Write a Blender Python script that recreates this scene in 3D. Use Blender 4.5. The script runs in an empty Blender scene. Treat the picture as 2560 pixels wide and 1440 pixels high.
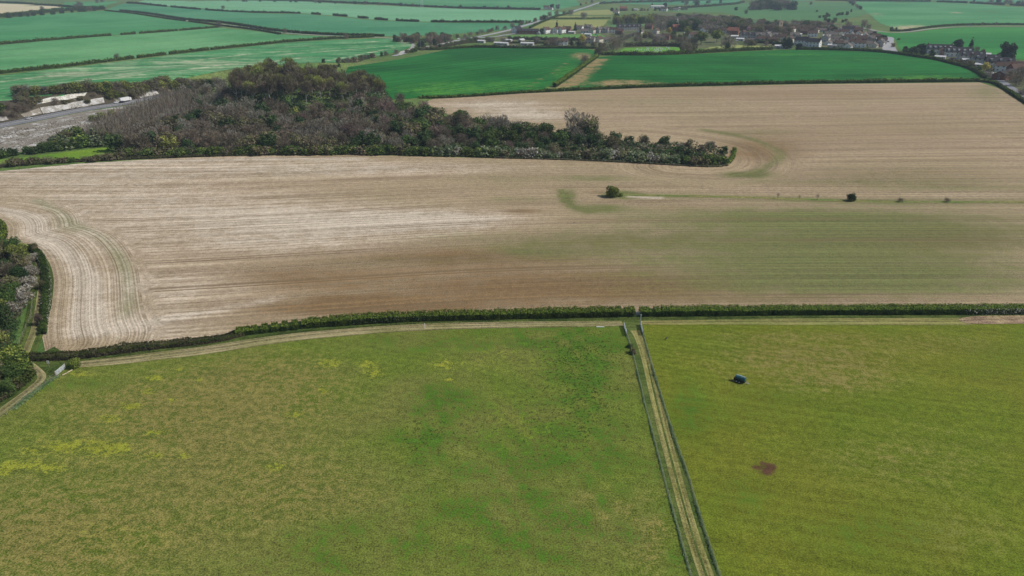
import bpy, math, random
import numpy as np
from mathutils import Vector, Matrix
from mathutils.geometry import delaunay_2d_cdt
random.seed(7); RNG = np.random.default_rng(7)
scene = bpy.context.scene
COL = scene.collection
# ------------------------------------------------------------------ camera, sky, sun
H, PITCH, F = 86.0, math.radians(23.7), 1780.0
cam = bpy.data.cameras.new('camera'); cam.lens = F / 2560 * 36; cam.sensor_width = 36
cam.clip_start = 0.5; cam.clip_end = 30000
camo = bpy.data.objects.new('camera', cam); COL.objects.link(camo)
camo.location = (0, 0, H); camo.rotation_euler = (math.pi / 2 - PITCH, 0, 0)
scene.camera = camo
SUN_EL, SUN_AZ = math.radians(46), math.radians(95)       # azimuth from +Y towards +X
w = bpy.data.worlds.new('World'); scene.world = w; w.use_nodes = True
nt = w.node_tree; nt.nodes.clear()
sky = nt.nodes.new('ShaderNodeTexSky'); sky.sky_type = 'NISHITA'; sky.sun_disc = False
sky.sun_elevation = SUN_EL; sky.sun_rotation = SUN_AZ
bg = nt.nodes.new('ShaderNodeBackground'); bg.inputs[1].default_value = 0.072
wo = nt.nodes.new('ShaderNodeOutputWorld')
nt.links.new(sky.outputs[0], bg.inputs[0]); nt.links.new(bg.outputs[0], wo.inputs[0])
sl = bpy.data.lights.new('sun', 'SUN'); sl.energy = 3.4; sl.angle = math.radians(1.0); sl.color = (1, 0.95, 0.87)
so = bpy.data.objects.new('sun', sl); COL.objects.link(so)
sd = Vector((math.sin(SUN_AZ) * math.cos(SUN_EL), math.cos(SUN_AZ) * math.cos(SUN_EL), math.sin(SUN_EL)))
so.rotation_euler = sd.to_track_quat('Z', 'Y').to_euler(); so.location = (0, 0, 300)
scene.view_settings.view_transform = 'Standard'; scene.view_settings.look = 'None'
scene.view_settings.exposure = 0.12; scene.view_settings.gamma = 1
scene.render.engine = 'CYCLES'
HAZE_DENSITY = 0.00011; HAZE_COLOR = (0.66, 0.82, 0.96)
# ------------------------------------------------------------------ terrain
def sstep(a, b, x):
    t = np.clip((x - a) / (b - a), 0, 1); return t * t * (3 - 2 * t)
def flat(px, py):
    a = (px - 1280) / F; b = (720 - py) / F
    dy = math.cos(PITCH) + b * math.sin(PITCH); dz = -math.sin(PITCH) + b * math.cos(PITCH)
    t = -H / dz; return a * t, dy * t
ROADPTS = [flat(*p) for p in [(-260, 365), (0, 314), (80, 299), (208, 273), (310, 259), (396, 242), (480, 226), (640, 200)]]
HX, HY = flat(725, 262); HX2, HY2 = flat(890, 262)
def pl_dist(X, Y, pts):
    """unsigned distance, and side (+ left of direction)"""
    X = np.asarray(X, float); Y = np.asarray(Y, float)
    best = np.full(X.shape, 1e9); side = np.zeros(X.shape)
    for (x0, y0), (x1, y1) in zip(pts[:-1], pts[1:]):
        dx, dy = x1 - x0, y1 - y0; L2 = dx * dx + dy * dy
        t = np.clip(((X - x0) * dx + (Y - y0) * dy) / L2, 0, 1)
        d = np.hypot(X - x0 - t * dx, Y - y0 - t * dy)
        s = np.sign(dx * (Y - y0) - dy * (X - x0))
        m = d < best; best = np.where(m, d, best); side = np.where(m, s, side)
    return best, side
def hgt(X, Y):
    X = np.asarray(X, float); Y = np.asarray(Y, float)
    z = 1.6 * np.sin(X / 95 + 0.7) * np.sin(Y / 120 + 1.0) * sstep(230, 420, Y)
    z = z + 3.2 * np.sin(X / 260 + 2.0) * np.sin(Y / 210 + 0.4) * sstep(650, 1100, Y)
    z = z + 6.0 * np.sin(X / 520 + 1.0) * np.sin(Y / 480) * sstep(1300, 2200, Y)
    z = z + 13 * np.exp(-((X - HX) / 38) ** 2 - ((Y - HY) / 45) ** 2) + 5 * np.exp(-((X - HX2) / 36) ** 2 - ((Y - HY2) / 45) ** 2)
    d, s = pl_dist(X, Y, ROADPTS)
    sd_ = d * s
    z = z * sstep(9, 40, d) + 8.5 * sstep(9, 24, sd_) * (1 - sstep(60, 190, sd_)) * (1 - sstep(-60, -10, X)) 
    return z
TT = np.concatenate([np.arange(60, 700, 0.8), np.arange(700, 2000, 3), np.arange(2000, 9000, 15)])
def gp(px, py, dz=0.0):
    """ground point under a photo pixel"""
    a = (px - 1280) / F; b = (720 - py) / F
    dy = math.cos(PITCH) + b * math.sin(PITCH); dzz = -math.sin(PITCH) + b * math.cos(PITCH)
    if dzz > -0.012: dzz = -0.012
    X = a * TT; Y = dy * TT; Z = H + dzz * TT
    below = np.nonzero(Z < hgt(X, Y) + dz)[0]
    i = below[0] if len(below) else len(TT) - 1
    i0 = max(i - 1, 0)
    f0 = Z[i0] - hgt(X[i0], Y[i0]) - dz; f1 = Z[i] - hgt(X[i], Y[i]) - dz
    k = f0 / (f0 - f1) if f0 != f1 else 0
    return X[i0] + (X[i] - X[i0]) * k, Y[i0] + (Y[i] - Y[i0]) * k
def hz(x, y): return float(hgt(x, y))
def proj(X, Y, Z):
    dz = Z - H; dep = Y * math.cos(PITCH) - dz * math.sin(PITCH)
    up = Y * math.sin(PITCH) + dz * math.cos(PITCH)
    dep = np.maximum(dep, 1)
    return 1280 + F * X / dep, 720 - F * up / dep
def mpp(px, py):
    x, y = gp(px, py); return (y * math.cos(PITCH) + (H - hz(x, y)) * math.sin(PITCH)) / F
# ------------------------------------------------------------------ helpers
def tag(o, label=None, cat=None, group=None, kind=None):
    if label: o['label'] = label
    if cat: o['category'] = cat
    if group: o['group'] = group
    if kind: o['kind'] = kind
    return o
def link(name, data, mat=None, parent=None):
    o = bpy.data.objects.new(name, data); COL.objects.link(o)
    if mat is not None and data is not None and not data.materials: data.materials.append(mat)
    if parent is not None: o.parent = parent
    return o
def qmesh(name, V, Q, k=4, smooth=False):
    V = np.asarray(V, np.float32); Q = np.asarray(Q, np.int32)
    me = bpy.data.meshes.new(name)
    me.vertices.add(len(V)); me.vertices.foreach_set('co', V.ravel())
    me.loops.add(Q.size); me.loops.foreach_set('vertex_index', Q.ravel())
    me.polygons.add(len(Q)); me.polygons.foreach_set('loop_start', np.arange(0, Q.size, k, dtype=np.int32))
    me.polygons.foreach_set('loop_total', np.full(len(Q), k, np.int32))
    if smooth: me.polygons.foreach_set('use_smooth', np.ones(len(Q), bool))
    me.update(calc_edges=True)
    return me
class MB:
    def __init__(s): s.v = []; s.f = []
    def add(s, v, f):
        n = len(s.v); s.v += [tuple(p) for p in v]; s.f += [tuple(i + n for i in q) for q in f]
    def box(s, c, d, rz=0):
        cx, cy, cz = c; x, y, z = d[0] / 2, d[1] / 2, d[2] / 2; co, si = math.cos(rz), math.sin(rz)
        v = [(cx + a * x * co - b * y * si, cy + a * x * si + b * y * co, cz + e * z) for e in (-1, 1) for a, b in ((-1, -1), (1, -1), (1, 1), (-1, 1))]
        s.add(v, [(3, 2, 1, 0), (4, 5, 6, 7), (0, 1, 5, 4), (1, 2, 6, 5), (2, 3, 7, 6), (3, 0, 4, 7)])
    def tube(s, a, b, r0, r1=None, n=6, cap=True):
        r1 = r0 if r1 is None else r1
        a = Vector(a); b = Vector(b); d = (b - a).normalized()
        u = d.cross(Vector((0, 0, 1)) if abs(d.z) < 0.9 else Vector((1, 0, 0))).normalized(); v = d.cross(u)
        vs = []
        for p, r in ((a, r0), (b, r1)):
            for i in range(n):
                t = 2 * math.pi * i / n; vs.append(p + u * (r * math.cos(t)) + v * (r * math.sin(t)))
        fs = [(i, (i + 1) % n, n + (i + 1) % n, n + i) for i in range(n)]
        if cap: fs += [tuple(range(n - 1, -1, -1)), tuple(range(n, 2 * n))]
        s.add(vs, fs)
    def lathe(s, prof, axis_o, axis_d, n=20):
        a = Vector(axis_o); d = Vector(axis_d).normalized()
        u = d.cross(Vector((0, 0, 1)) if abs(d.z) < 0.9 else Vector((1, 0, 0))).normalized(); v = d.cross(u)
        vs = []; m = len(prof)
        for t, r in prof:
            for i in range(n):
                q = 2 * math.pi * i / n; vs.append(a + d * t + u * (r * math.cos(q)) + v * (r * math.sin(q)))
        fs = [(j * n + i, j * n + (i + 1) % n, (j + 1) * n + (i + 1) % n, (j + 1) * n + i) for j in range(m - 1) for i in range(n)]
        fs += [tuple(range(n - 1, -1, -1)), tuple(range((m - 1) * n, m * n))]
        s.add(vs, fs)
    def mesh(s, name, smooth=False):
        me = bpy.data.meshes.new(name); me.from_pydata(s.v, [], s.f)
        if smooth: me.polygons.foreach_set('use_smooth', np.ones(len(s.f), bool))
        me.update(); return me
    def build(s, name, mat, parent=None, smooth=False): return link(name, s.mesh(name, smooth), mat, parent)
# ------------------------------------------------------------------ materials
class NT:
    def __init__(s, name, rough=0.9, spec=0.2):
        s.m = bpy.data.materials.new(name); s.m.use_nodes = True; s.t = s.m.node_tree; s.t.nodes.clear()
        s.out = s.n('ShaderNodeOutputMaterial'); s.p = s.n('ShaderNodeBsdfPrincipled')
        s.p.inputs['Roughness'].default_value = rough; s.p.inputs['Specular IOR Level'].default_value = spec
        s.l(s.p.outputs[0], s.out.inputs[0])
    def n(s, t, **k):
        x = s.t.nodes.new(t)
        for a, b in k.items(): setattr(x, a, b)
        return x
    def l(s, a, b): s.t.links.new(a, b)
    def setin(s, i, v):
        if hasattr(v, 'is_output') or hasattr(v, 'links'): s.l(v, i)
        elif isinstance(v, (tuple, list)) and len(v) == 3 and len(i.default_value) == 4: i.default_value = (*v, 1)
        else: i.default_value = v
    def math(s, op, a, b=0.0, c=None, clamp=False):
        x = s.n('ShaderNodeMath', operation=op, use_clamp=clamp); s.setin(x.inputs[0], a); s.setin(x.inputs[1], b)
        if c is not None: s.setin(x.inputs[2], c)
        return x.outputs[0]
    def mix(s, f, a, b, bt='MIX'):
        x = s.n('ShaderNodeMix', data_type='RGBA', blend_type=bt); s.setin(x.inputs[0], f); s.setin(x.inputs[6], a); s.setin(x.inputs[7], b)
        return x.outputs[2]
    def noise(s, vec, scale, detail=4, rough=0.6, dist=0.0):
        x = s.n('ShaderNodeTexNoise'); s.l(vec, x.inputs['Vector']); x.inputs['Scale'].default_value = scale
        x.inputs['Detail'].default_value = detail; x.inputs['Roughness'].default_value = rough; x.inputs['Distortion'].default_value = dist
        return x.outputs[0]
    def ramp(s, v, a, b, o0=0.0, o1=1.0):
        x = s.n('ShaderNodeMapRange'); x.interpolation_type = 'SMOOTHSTEP'; s.setin(x.inputs[0], v)
        x.inputs[1].default_value = a; x.inputs[2].default_value = b; x.inputs[3].default_value = o0; x.inputs[4].default_value = o1
        return x.outputs[0]
    def pos(s): return s.n('ShaderNodeNewGeometry').outputs['Position']
    def scale(s, v, xyz):
        x = s.n('ShaderNodeVectorMath', operation='MULTIPLY'); s.l(v, x.inputs[0]); x.inputs[1].default_value = xyz; return x.outputs[0]
    def base(s, c): s.setin(s.p.inputs['Base Color'], c)
    def bump(s, h, strength, dist):
        x = s.n('ShaderNodeBump'); x.inputs['Strength'].default_value = strength; x.inputs['Distance'].default_value = dist
        s.l(h, x.inputs['Height']); s.l(x.outputs[0], s.p.inputs['Normal'])
def hexc(h):
    h = h.lstrip('#'); c = [int(h[i:i + 2], 16) / 255 for i in (0, 2, 4)]
    return tuple((x / 12.92 if x <= 0.04045 else ((x + 0.055) / 1.055) ** 2.4) for x in c)
def simple(name, col, rough=0.7, spec=0.3, var=0.25, sc=2.0, metal=0):
    m = NT(name, rough, spec); tc = m.n('ShaderNodeTexCoord').outputs['Object']
    n = m.noise(tc, sc, 4); c = m.mix(m.ramp(n, 0.3, 0.7), tuple(x * (1 - var) for x in col), tuple(min(1, x * (1 + var * .6)) for x in col))
    m.base(c); m.p.inputs['Metallic'].default_value = metal; return m.m
def field_mat(name, c0, c1, chan=(), rows=0.3, fr=0.9, fc=0.02, big=0.012, fine=2.2, fineamt=0.35, tram=0.0, tramcol=(0.3, 0.26, 0.18), bump=0.25, speck=None, tramw=24.0, brkf=.3, nmk=.3, lnk=0.0):
    """c0..c1 mottled by broad noise, streaked along the drill rows, painted channels for soil and weed patches"""
    m = NT(name, 0.95, 0.1); P = m.pos()
    row = m.n('ShaderNodeAttribute', attribute_name='row').outputs['Fac']; colu = m.n('ShaderNodeAttribute', attribute_name='along').outputs['Fac']
    cb = m.n('ShaderNodeCombineXYZ'); m.l(row, cb.inputs[0]); m.l(colu, cb.inputs[1])
    nb = m.noise(P, big, 5, 0.6, 0.3)
    c = m.mix(m.ramp(nb, 0.36, 0.64), c0, c1)
    s1 = m.noise(m.scale(cb.outputs[0], (fr, fc, 1)), 1.0, 3, 0.65)
    s2 = m.noise(m.scale(cb.outputs[0], (fr * .16, fc * .35, 1)), 1.0, 4, 0.7)
    nm = m.noise(P, big * 9, 4, 0.65)
    nf = m.noise(P, fine, 3, 0.7); nf2 = m.noise(P, fine * .22, 4, 0.7)
    def sg(v, lo=.34, hi=.66): return m.math('SUBTRACT', m.math('MULTIPLY', m.ramp(v, lo, hi), 2.0), 1.0)
    S1, S2, NF, NF2, NM = sg(s1), sg(s2), sg(nf), sg(nf2), sg(nm)
    s3 = m.noise(m.scale(cb.outputs[0], (fr * 1.3, fc * .12, 1)), 1.0, 2, 0.6); S3 = sg(s3, .4, .62)
    if chan:
        at = m.n('ShaderNodeAttribute', attribute_name='mask'); sp = m.n('ShaderNodeSeparateColor'); m.l(at.outputs['Color'], sp.inputs[0])
        outs = [sp.outputs[0], sp.outputs[1], sp.outputs[2], at.outputs['Alpha']]
        brk = m.math('ADD', m.math('ADD', m.math('MULTIPLY', NM, nmk), m.math('MULTIPLY', NF2, brkf)), m.math('ADD', m.math('MULTIPLY', S1, rows * .6), m.math('MULTIPLY', NF, brkf * .5)))
        if lnk: brk = m.math('ADD', brk, m.math('ADD', m.math('MULTIPLY', S2, lnk), m.math('MULTIPLY', S3, lnk * .7)))
        for k in [q_ for q_ in (2, 1, 0, 3) if q_ < len(chan)]:
            cc = chan[k]
            if cc is None: continue
            g_ = m.math('MULTIPLY', outs[k], 1.7, clamp=True)
            f = m.ramp(m.math('ADD', outs[k], m.math('MULTIPLY', brk, g_)), 0.08, 1.0)
            c = m.mix(f, c, cc)
    sfac = m.math('ADD', m.math('MULTIPLY', S1, rows * .55), m.math('MULTIPLY', S2, rows * .3)); sfac = m.math('ADD', sfac, m.math('MULTIPLY', S3, rows * .95))
    ffac = m.math('ADD', m.math('MULTIPLY', NF, fineamt * .8), m.math('MULTIPLY', NF2, fineamt * .38)); ffac = m.math('ADD', ffac, m.math('MULTIPLY', NM, fineamt * .12))
    br = m.math('ADD', m.math('ADD', sfac, ffac), 1.0)
    vm = m.n('ShaderNodeVectorMath', operation='SCALE'); m.l(c, vm.inputs[0]); m.l(br, vm.inputs['Scale'])
    c = vm.outputs[0]
    if tram:
        ph = m.math('FRACT', m.math('DIVIDE', m.math('ADD', row, m.math('MULTIPLY', s2, 1.0)), tramw))
        d1 = m.math('ABSOLUTE', m.math('SUBTRACT', ph, 0.48)); d2 = m.math('ABSOLUTE', m.math('SUBTRACT', ph, 0.48 + 2.0 / tramw))
        dd = m.math('MINIMUM', d1, d2)
        f = m.math('MULTIPLY', m.ramp(dd, 0.25 / tramw, 0.6 / tramw, 1, 0), m.math('MULTIPLY', m.ramp(m.noise(m.scale(cb.outputs[0], (0.04, 0.012, 1)), 1, 3), .4, .6), tram))
        c = m.mix(f, c, tramcol)
    if speck:
        vo = m.noise(P, speck[1], 2, 0.5); c = m.mix(m.ramp(vo, speck[2], speck[2] + 0.06), c, speck[0])
    m.base(c)
    if bump: m.bump(nf, bump, 0.25)
    return m.m
# ------------------------------------------------------------------ draped sheets
def inpoly(X, Y, poly):
    X = np.asarray(X); Y = np.asarray(Y); r = np.zeros(X.shape, bool); n = len(poly); j = n - 1
    for i in range(n):
        xi, yi = poly[i]; xj, yj = poly[j]
        if yi != yj:
            c = ((yi > Y) != (yj > Y)) & (X < (xj - xi) * (Y - yi) / (yj - yi) + xi); r ^= c
        j = i
    return r
def resample(pts, step):
    out = []
    for (x0, y0), (x1, y1) in zip(pts[:-1], pts[1:]):
        n = max(1, int(math.hypot(x1 - x0, y1 - y0) / step))
        out += [(x0 + (x1 - x0) * i / n, y0 + (y1 - y0) * i / n) for i in range(n)]
    out.append(pts[-1]); return out
def smooth_pl(pts, it=2):
    for _ in range(it):
        q = [pts[0]]
        for a, b in zip(pts[:-1], pts[1:]):
            q += [(a[0] * .75 + b[0] * .25, a[1] * .75 + b[1] * .25), (a[0] * .25 + b[0] * .75, a[1] * .25 + b[1] * .75)]
        q.append(pts[-1]); pts = q
    return pts
def sheet(name, pxpoly, spacing, mat, zoff, paint=None, rowfn=None, smoothit=0, kind='structure', world=False):
    W = list(pxpoly) if world else [gp(*p) for p in pxpoly]
    if smoothit: W = smooth_pl(W + [W[0]], smoothit)[:-1]
    B = resample(W + [W[0]], spacing)[:-1]
    xs = [p[0] for p in B]; ys = [p[1] for p in B]
    gx, gy = np.meshgrid(np.arange(min(xs), max(xs), spacing), np.arange(min(ys), max(ys), spacing))
    gx = gx.ravel() + RNG.uniform(-.1, .1, gx.size) * spacing; gy = gy.ravel() + RNG.uniform(-.1, .1, gy.size) * spacing
    m = inpoly(gx, gy, B); gx = gx[m]; gy = gy[m]
    ox, oy = xs[0], ys[0]
    pts = [Vector((x - ox, y - oy)) for x, y in B] + [Vector((x - ox, y - oy)) for x, y in zip(gx, gy)]
    n = len(B)
    r = delaunay_2d_cdt(pts, [(i, (i + 1) % n) for i in range(n)], [], 1, 0.001)
    V = np.array([(p.x + ox, p.y + oy) for p in r[0]]); T = np.array([list(f) for f in r[2]])
    Z = hgt(V[:, 0], V[:, 1]) + zoff
    a, b, c = V[T[:, 0]], V[T[:, 1]], V[T[:, 2]]
    cr = (b[:, 0] - a[:, 0]) * (c[:, 1] - a[:, 1]) - (b[:, 1] - a[:, 1]) * (c[:, 0] - a[:, 0])
    T[cr < 0] = T[cr < 0][:, ::-1]
    me = qmesh(name, np.column_stack([V, Z]), T, 3, True)
    attrs(me, V, Z, paint, rowfn)
    o = link(name, me, mat); tag(o, kind=kind); return o
def attrs(me, V, Z, paint=None, rowfn=None):
    n = len(V)
    if rowfn: row, al = rowfn(V[:, 0], V[:, 1])
    else: row, al = V[:, 1], V[:, 0]
    for nm, a in (('row', row), ('along', al)):
        at = me.attributes.new(nm, 'FLOAT', 'POINT'); at.data.foreach_set('value', np.asarray(a, np.float32))
    if paint:
        px, py = proj(V[:, 0], V[:, 1], Z)
        M = np.clip(np.column_stack(paint(px, py, V[:, 0], V[:, 1])), 0, 1).astype(np.float32)
        at = me.attributes.new('mask', 'FLOAT_COLOR', 'POINT'); at.data.foreach_set('color', M.ravel())
def strip(name, pxline, width, mat, zoff, kind='structure', step=4, nx=3, sm=2, world=False, paint=None):
    W = list(pxline) if world else [gp(*p) for p in pxline]
    W = resample(smooth_pl(W, sm), step); A = np.array(W)
    T = np.gradient(A, axis=0); T /= np.maximum(np.hypot(T[:, 0], T[:, 1])[:, None], 1e-6); N = np.column_stack([-T[:, 1], T[:, 0]])
    wd = np.interp(np.arange(len(A)) / max(1, len(A) - 1), np.linspace(0, 1, len(width)), width) if isinstance(width, (list, tuple)) else np.full(len(A), width)
    V = []; row = []; al = []
    L = np.concatenate([[0], np.cumsum(np.hypot(*np.diff(A, axis=0).T))])
    for k in range(nx + 1):
        o = (k / nx - .5); V.append(A + N * (o * wd)[:, None]); row.append(o * wd); al.append(L)
    n = len(A); V = np.concatenate(V); row = np.concatenate(row); al = np.concatenate(al)
    Q = [((k + 1) * n + i, k * n + i, k * n + i + 1, (k + 1) * n + i + 1) for k in range(nx) for i in range(n - 1)]
    Z = hgt(V[:, 0], V[:, 1]) + zoff
    me = qmesh(name, np.column_stack([V, Z]), Q, 4, True)
    attrs(me, V, Z, paint, lambda X, Y: (row, al))
    o = link(name, me, mat); tag(o, kind=kind); return o
def ell(px, py, cx, cy, rx, ry, s=1.0):
    return s * np.exp(-((px - cx) / rx) ** 2 - ((py - cy) / ry) ** 2)
def streak(X, Y, line, width, s=1.0):
    d, _ = pl_dist(X, Y, smooth_pl([gp(*p) for p in line], 2)); return s * np.exp(-(d / width) ** 2)
# ------------------------------------------------------------------ ground
GR = field_mat('rough_grass', hexc('4f6b34'), hexc('6b7a45'), big=0.01, fine=0.8, rows=0.1)
g = []
XS = np.unique(np.concatenate([np.arange(-600, 600, 10), np.arange(-430, 0, 2.5), -np.geomspace(600, 9000, 40), np.geomspace(600, 9000, 40)]))
YS = np.unique(np.concatenate([np.arange(-300, 900, 10), np.arange(380, 640, 2.5), np.geomspace(900, 9000, 90), [-1500, -900, -600]]))
gx, gy = np.meshgrid(XS, YS); nxs = len(XS); V = np.column_stack([gx.ravel(), gy.ravel()])
Z = hgt(V[:, 0], V[:, 1]); I = np.arange(len(YS) - 1)[:, None] * nxs + np.arange(nxs - 1)[None, :]
Q = np.stack([I, I + 1, I + 1 + nxs, I + nxs], -1).reshape(-1, 4)
me = qmesh('ground', np.column_stack([V, Z - 0.1]), Q, 4, True); attrs(me, V, Z)
tag(link('ground', me, GR), kind='structure')
# far rolling ground beyond 2.9 km is the same sheet
# ---- near pastures
def paint_past(px, py, X, Y):
    Y_ = [(372, 978, 18, 7), (325, 1015, 30, 9), (275, 1045, 24, 7), (165, 1115, 34, 13), (80, 1127, 20, 8), (250, 1120, 38, 15), (305, 1120, 16, 9), (50, 1165, 54, 11), (125, 1172, 34, 10), (10, 1180, 24, 9), (460, 1138, 17, 6), (385, 1140, 18, 6),
        (412, 1078, 14, 5), (430, 1000, 12, 5), (495, 948, 10, 5), (450, 922, 10, 5), (385, 945, 24, 7), (825, 908, 26, 11), (935, 932, 24, 12), (920, 908, 22, 9), (810, 977, 14, 6), (735, 1035, 22, 8), (690, 1167, 28, 9), (1120, 950, 12, 5), (1115, 912, 24, 9), (1020, 1262, 16, 6), (985, 1336, 10, 4), (380, 1082, 18, 5), (200, 935, 30, 6)]
    yel = .9 * sum(ell(px, py, *e) for e in Y_) + .22 * (ell(px, py, 200, 1120, 260, 70) + ell(px, py, 250, 1340, 240, 60) + ell(px, py, 1280, 900, 240, 50) + ell(px, py, 1300, 1060, 180, 90))
    grn = sum(ell(px, py, *e) for e in [(1300, 1120, 420, 330, .22), (1440, 860, 110, 50, .8), (1460, 960, 70, 90, .8), (1060, 1100, 70, 50, .8), (1110, 1010, 50, 30, .5), (1200, 1320, 260, 90, .45), (1100, 990, 60, 30, .6), (1330, 1100, 200, 90, .4),
        (1350, 850, 200, 30, .5), (800, 1400, 200, 60, .35), (1690, 1400, 26, 36, .8), (100, 935, 70, 26, .9), (850, 1330, 120, 30, .3), (1500, 1240, 200, 140, .35), (1000, 860, 150, 22, .4), (200, 960, 160, 20, .35)])
    brn = sum(ell(px, py, *e) for e in [(450, 1080, 420, 160, .55), (200, 1350, 330, 120, .6), (700, 930, 200, 60, .35), (1450, 1280, 150, 90, .4), (1180, 1180, 120, 50, .3), (60, 1330, 150, 100, .4), (1620, 1340, 60, 120, .5), (760, 1250, 260, 90, .35), (560, 1000, 260, 50, .4)])
    nz = np.sin(X / 3.1 + 2 * np.sin(Y / 4.7)) * np.sin(Y / 2.3 + 1.7 * np.sin(X / 5.3)) + .6 * np.sin(X / 1.4 + Y / 1.9 + 2 * np.sin(X / 2.7))
    grn = grn * np.clip(.72 + .5 * nz, 0, 1.5); drk = grn * 0.0
    return yel * .95, grn, brn, drk
def paint_pastr(px, py, X, Y):
    yel = sum(ell(px, py, *e) for e in [(1700, 880, 90, 40, .25), (1760, 960, 120, 60, .4), (1950, 1100, 160, 60, .3), (2480, 1050, 200, 60, .35), (1900, 1320, 200, 70, .3)])
    grn = sum(ell(px, py, *e) for e in [(1720, 1020, 50, 90, .5), (1900, 1010, 160, 60, .3), (2200, 1330, 260, 90, .35), (2480, 900, 120, 60, .3), (1850, 1240, 100, 70, .35)])
    brn = sum(ell(px, py, *e) for e in [(1980, 890, 220, 45, .8), (2100, 950, 200, 40, .75), (2380, 860, 250, 40, .45), (2250, 1150, 300, 90, .5), (2400, 1340, 200, 90, .45), (1620, 1380, 60, 60, .5), (1950, 840, 220, 12, .5)])
    pl = gp(1912, 1170); d = np.hypot((X - pl[0]) / 2.0, (Y - pl[1]) / 1.7)
    red = 1.6 * np.exp(-d ** 4)
    bw = gp(1838, 952); red2 = 0.55 * np.exp(-(np.hypot(X - bw[0], (Y - bw[1]) * 1.1) / 2.0) ** 2)
    red2 = red2 + streak(X, Y, [(1660, 870), (1740, 900), (1830, 945)], 0.6, .25) + streak(X, Y, [(1866, 950), (2100, 1010), (2560, 1130)], 0.5, .22) + streak(X, Y, [(1620, 860), (1700, 905), (1800, 930)], 0.4, .2) + streak(X, Y, [(1600, 1440), (1830, 1230), (1880, 1560)], .3, .0)
    brn = brn + red2 * 1.4
    return yel * .5, grn, brn * .7, red
def past_rows(X, Y): return X * .25 + Y * .97, X * .97 - Y * .25
PYEL = hexc('868a30'); PGRN = hexc('4b6a20'); PBRN = hexc('7d7640'); PRED = hexc('58402f')
MP = field_mat('pasture_grass', hexc('637329'), hexc('6e7236'), (PYEL, PGRN, PBRN, None), rows=0.05, fr=.5, fc=.3, big=0.03, fine=3.3, fineamt=.55, brkf=.6, speck=(hexc('4e6024'), 0.9, .66))
MPR = field_mat('pasture_grass_right', hexc('627120'), hexc('6c7224'), (PYEL, PGRN, PBRN, PRED), rows=0.08, fr=.5, fc=.08, big=0.03, fine=3.3, fineamt=.45, brkf=.4)
LF = [(1560, 812), (1567, 840), (1580, 880), (1600, 960), (1612, 1015), (1640, 1120), (1665, 1220), (1690, 1310), (1725, 1440), (1790, 1660)]
RF = [(1602, 812), (1608, 840), (1625, 900), (1650, 985), (1690, 1110), (1720, 1190), (1745, 1280), (1797, 1440), (1878, 1660)]
sheet('pasture', [(-900, 1000), (-500, 900), (60, 897), (200, 897), (350, 878), (500, 862), (620, 838), (800, 822), (1000, 806), (1200, 799), (1582, 793)] + LF[:] + [(1500, 1700), (600, 1700), (-400, 1700), (-900, 1500)], 1.1, MP, 0.0, paint_past, past_rows)
sheet('pasture', [(1606, 793), (2000, 789), (2560, 787), (3400, 785), (3400, 1000), (3000, 1700), (1878, 1700)] + RF[::-1], 1.6, MPR, 0.0, paint_pastr, past_rows)
ML = field_mat('lane_grass', hexc('8f8a56'), hexc('7c7a45'), rows=.22, fr=1.6, fc=.15, big=.12, fine=3, fineamt=.4, tram=.5, tramcol=hexc('5c6a30'), tramw=30)
MLG = field_mat('lane_verge', hexc('4a5c2a'), hexc('5f6c36'), rows=.1, big=.1, fine=2.6, fineamt=.4)
sheet('path', [(1582, 793), (1606, 793)] + RF + LF[::-1], 1.2, MLG, 0.01)
strip('path', [(1590, 826), (1600, 845), (1617, 900), (1636, 985), (1668, 1110), (1700, 1230), (1728, 1330), (1766, 1440), (1846, 1660)], [3.4, 2.4, 2.4, 2.5, 2.3, 2.4, 2.4], ML, 0.05, nx=4, step=2)
strip('path', [(1617, 900), (1636, 985), (1668, 1110), (1700, 1230), (1728, 1330), (1766, 1440), (1846, 1660)], [.1, .35, .3, .45, .3, .4, .4], MLG, 0.08, nx=2, step=1)
MT = field_mat('dry_track', hexc('948a66'), hexc('7f7b50'), rows=.3, fr=1.2, fc=.06, big=.05, fine=2.4, fineamt=.35, bump=.2)
MTG = field_mat('faint_track', hexc('7d8048'), hexc('8d8554'), rows=.4, fr=1.6, fc=.04, big=.05, fine=2.4, fineamt=.35)
strip('path', [(196, 911), (300, 902), (400, 889), (500, 878), (600, 862), (700, 847), (800, 836), (1000, 820), (1200, 813), (1400, 811), (1556, 809)], [3, 4.2, 4.5, 4.5, 4, 3.6, 3], MT, 0.05, nx=4)
strip('path', [(1602, 807), (1800, 805), (2200, 804), (2420, 804)], [2, 4, 4.5], MTG, 0.05, nx=4)
MD = field_mat('churned_dirt', hexc('8a7560'), hexc('a39070'), rows=.35, fr=1.5, fc=.15, big=.2, fine=2.5, fineamt=.5)
strip('path', [(2400, 803), (2440, 801), (2480, 800), (2560, 799), (2800, 797)], [1.2, 4, 5, 5, 5, 5], MD, 0.09, nx=4)
MV = field_mat('hedge_verge', hexc('3a4a20'), hexc('55622e'), rows=.2, big=.1, fine=2, fineamt=.5)
strip('ground', [(75, 905), (200, 903), (350, 884), (500, 867), (620, 845), (800, 828), (1000, 812), (1200, 804), (1400, 800), (1590, 798), (2000, 795), (2560, 794), (3200, 792)], [6, 4, 3.4, 3, 3.2, 3.4, 3.4], MV, 0.03, nx=3)
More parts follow.
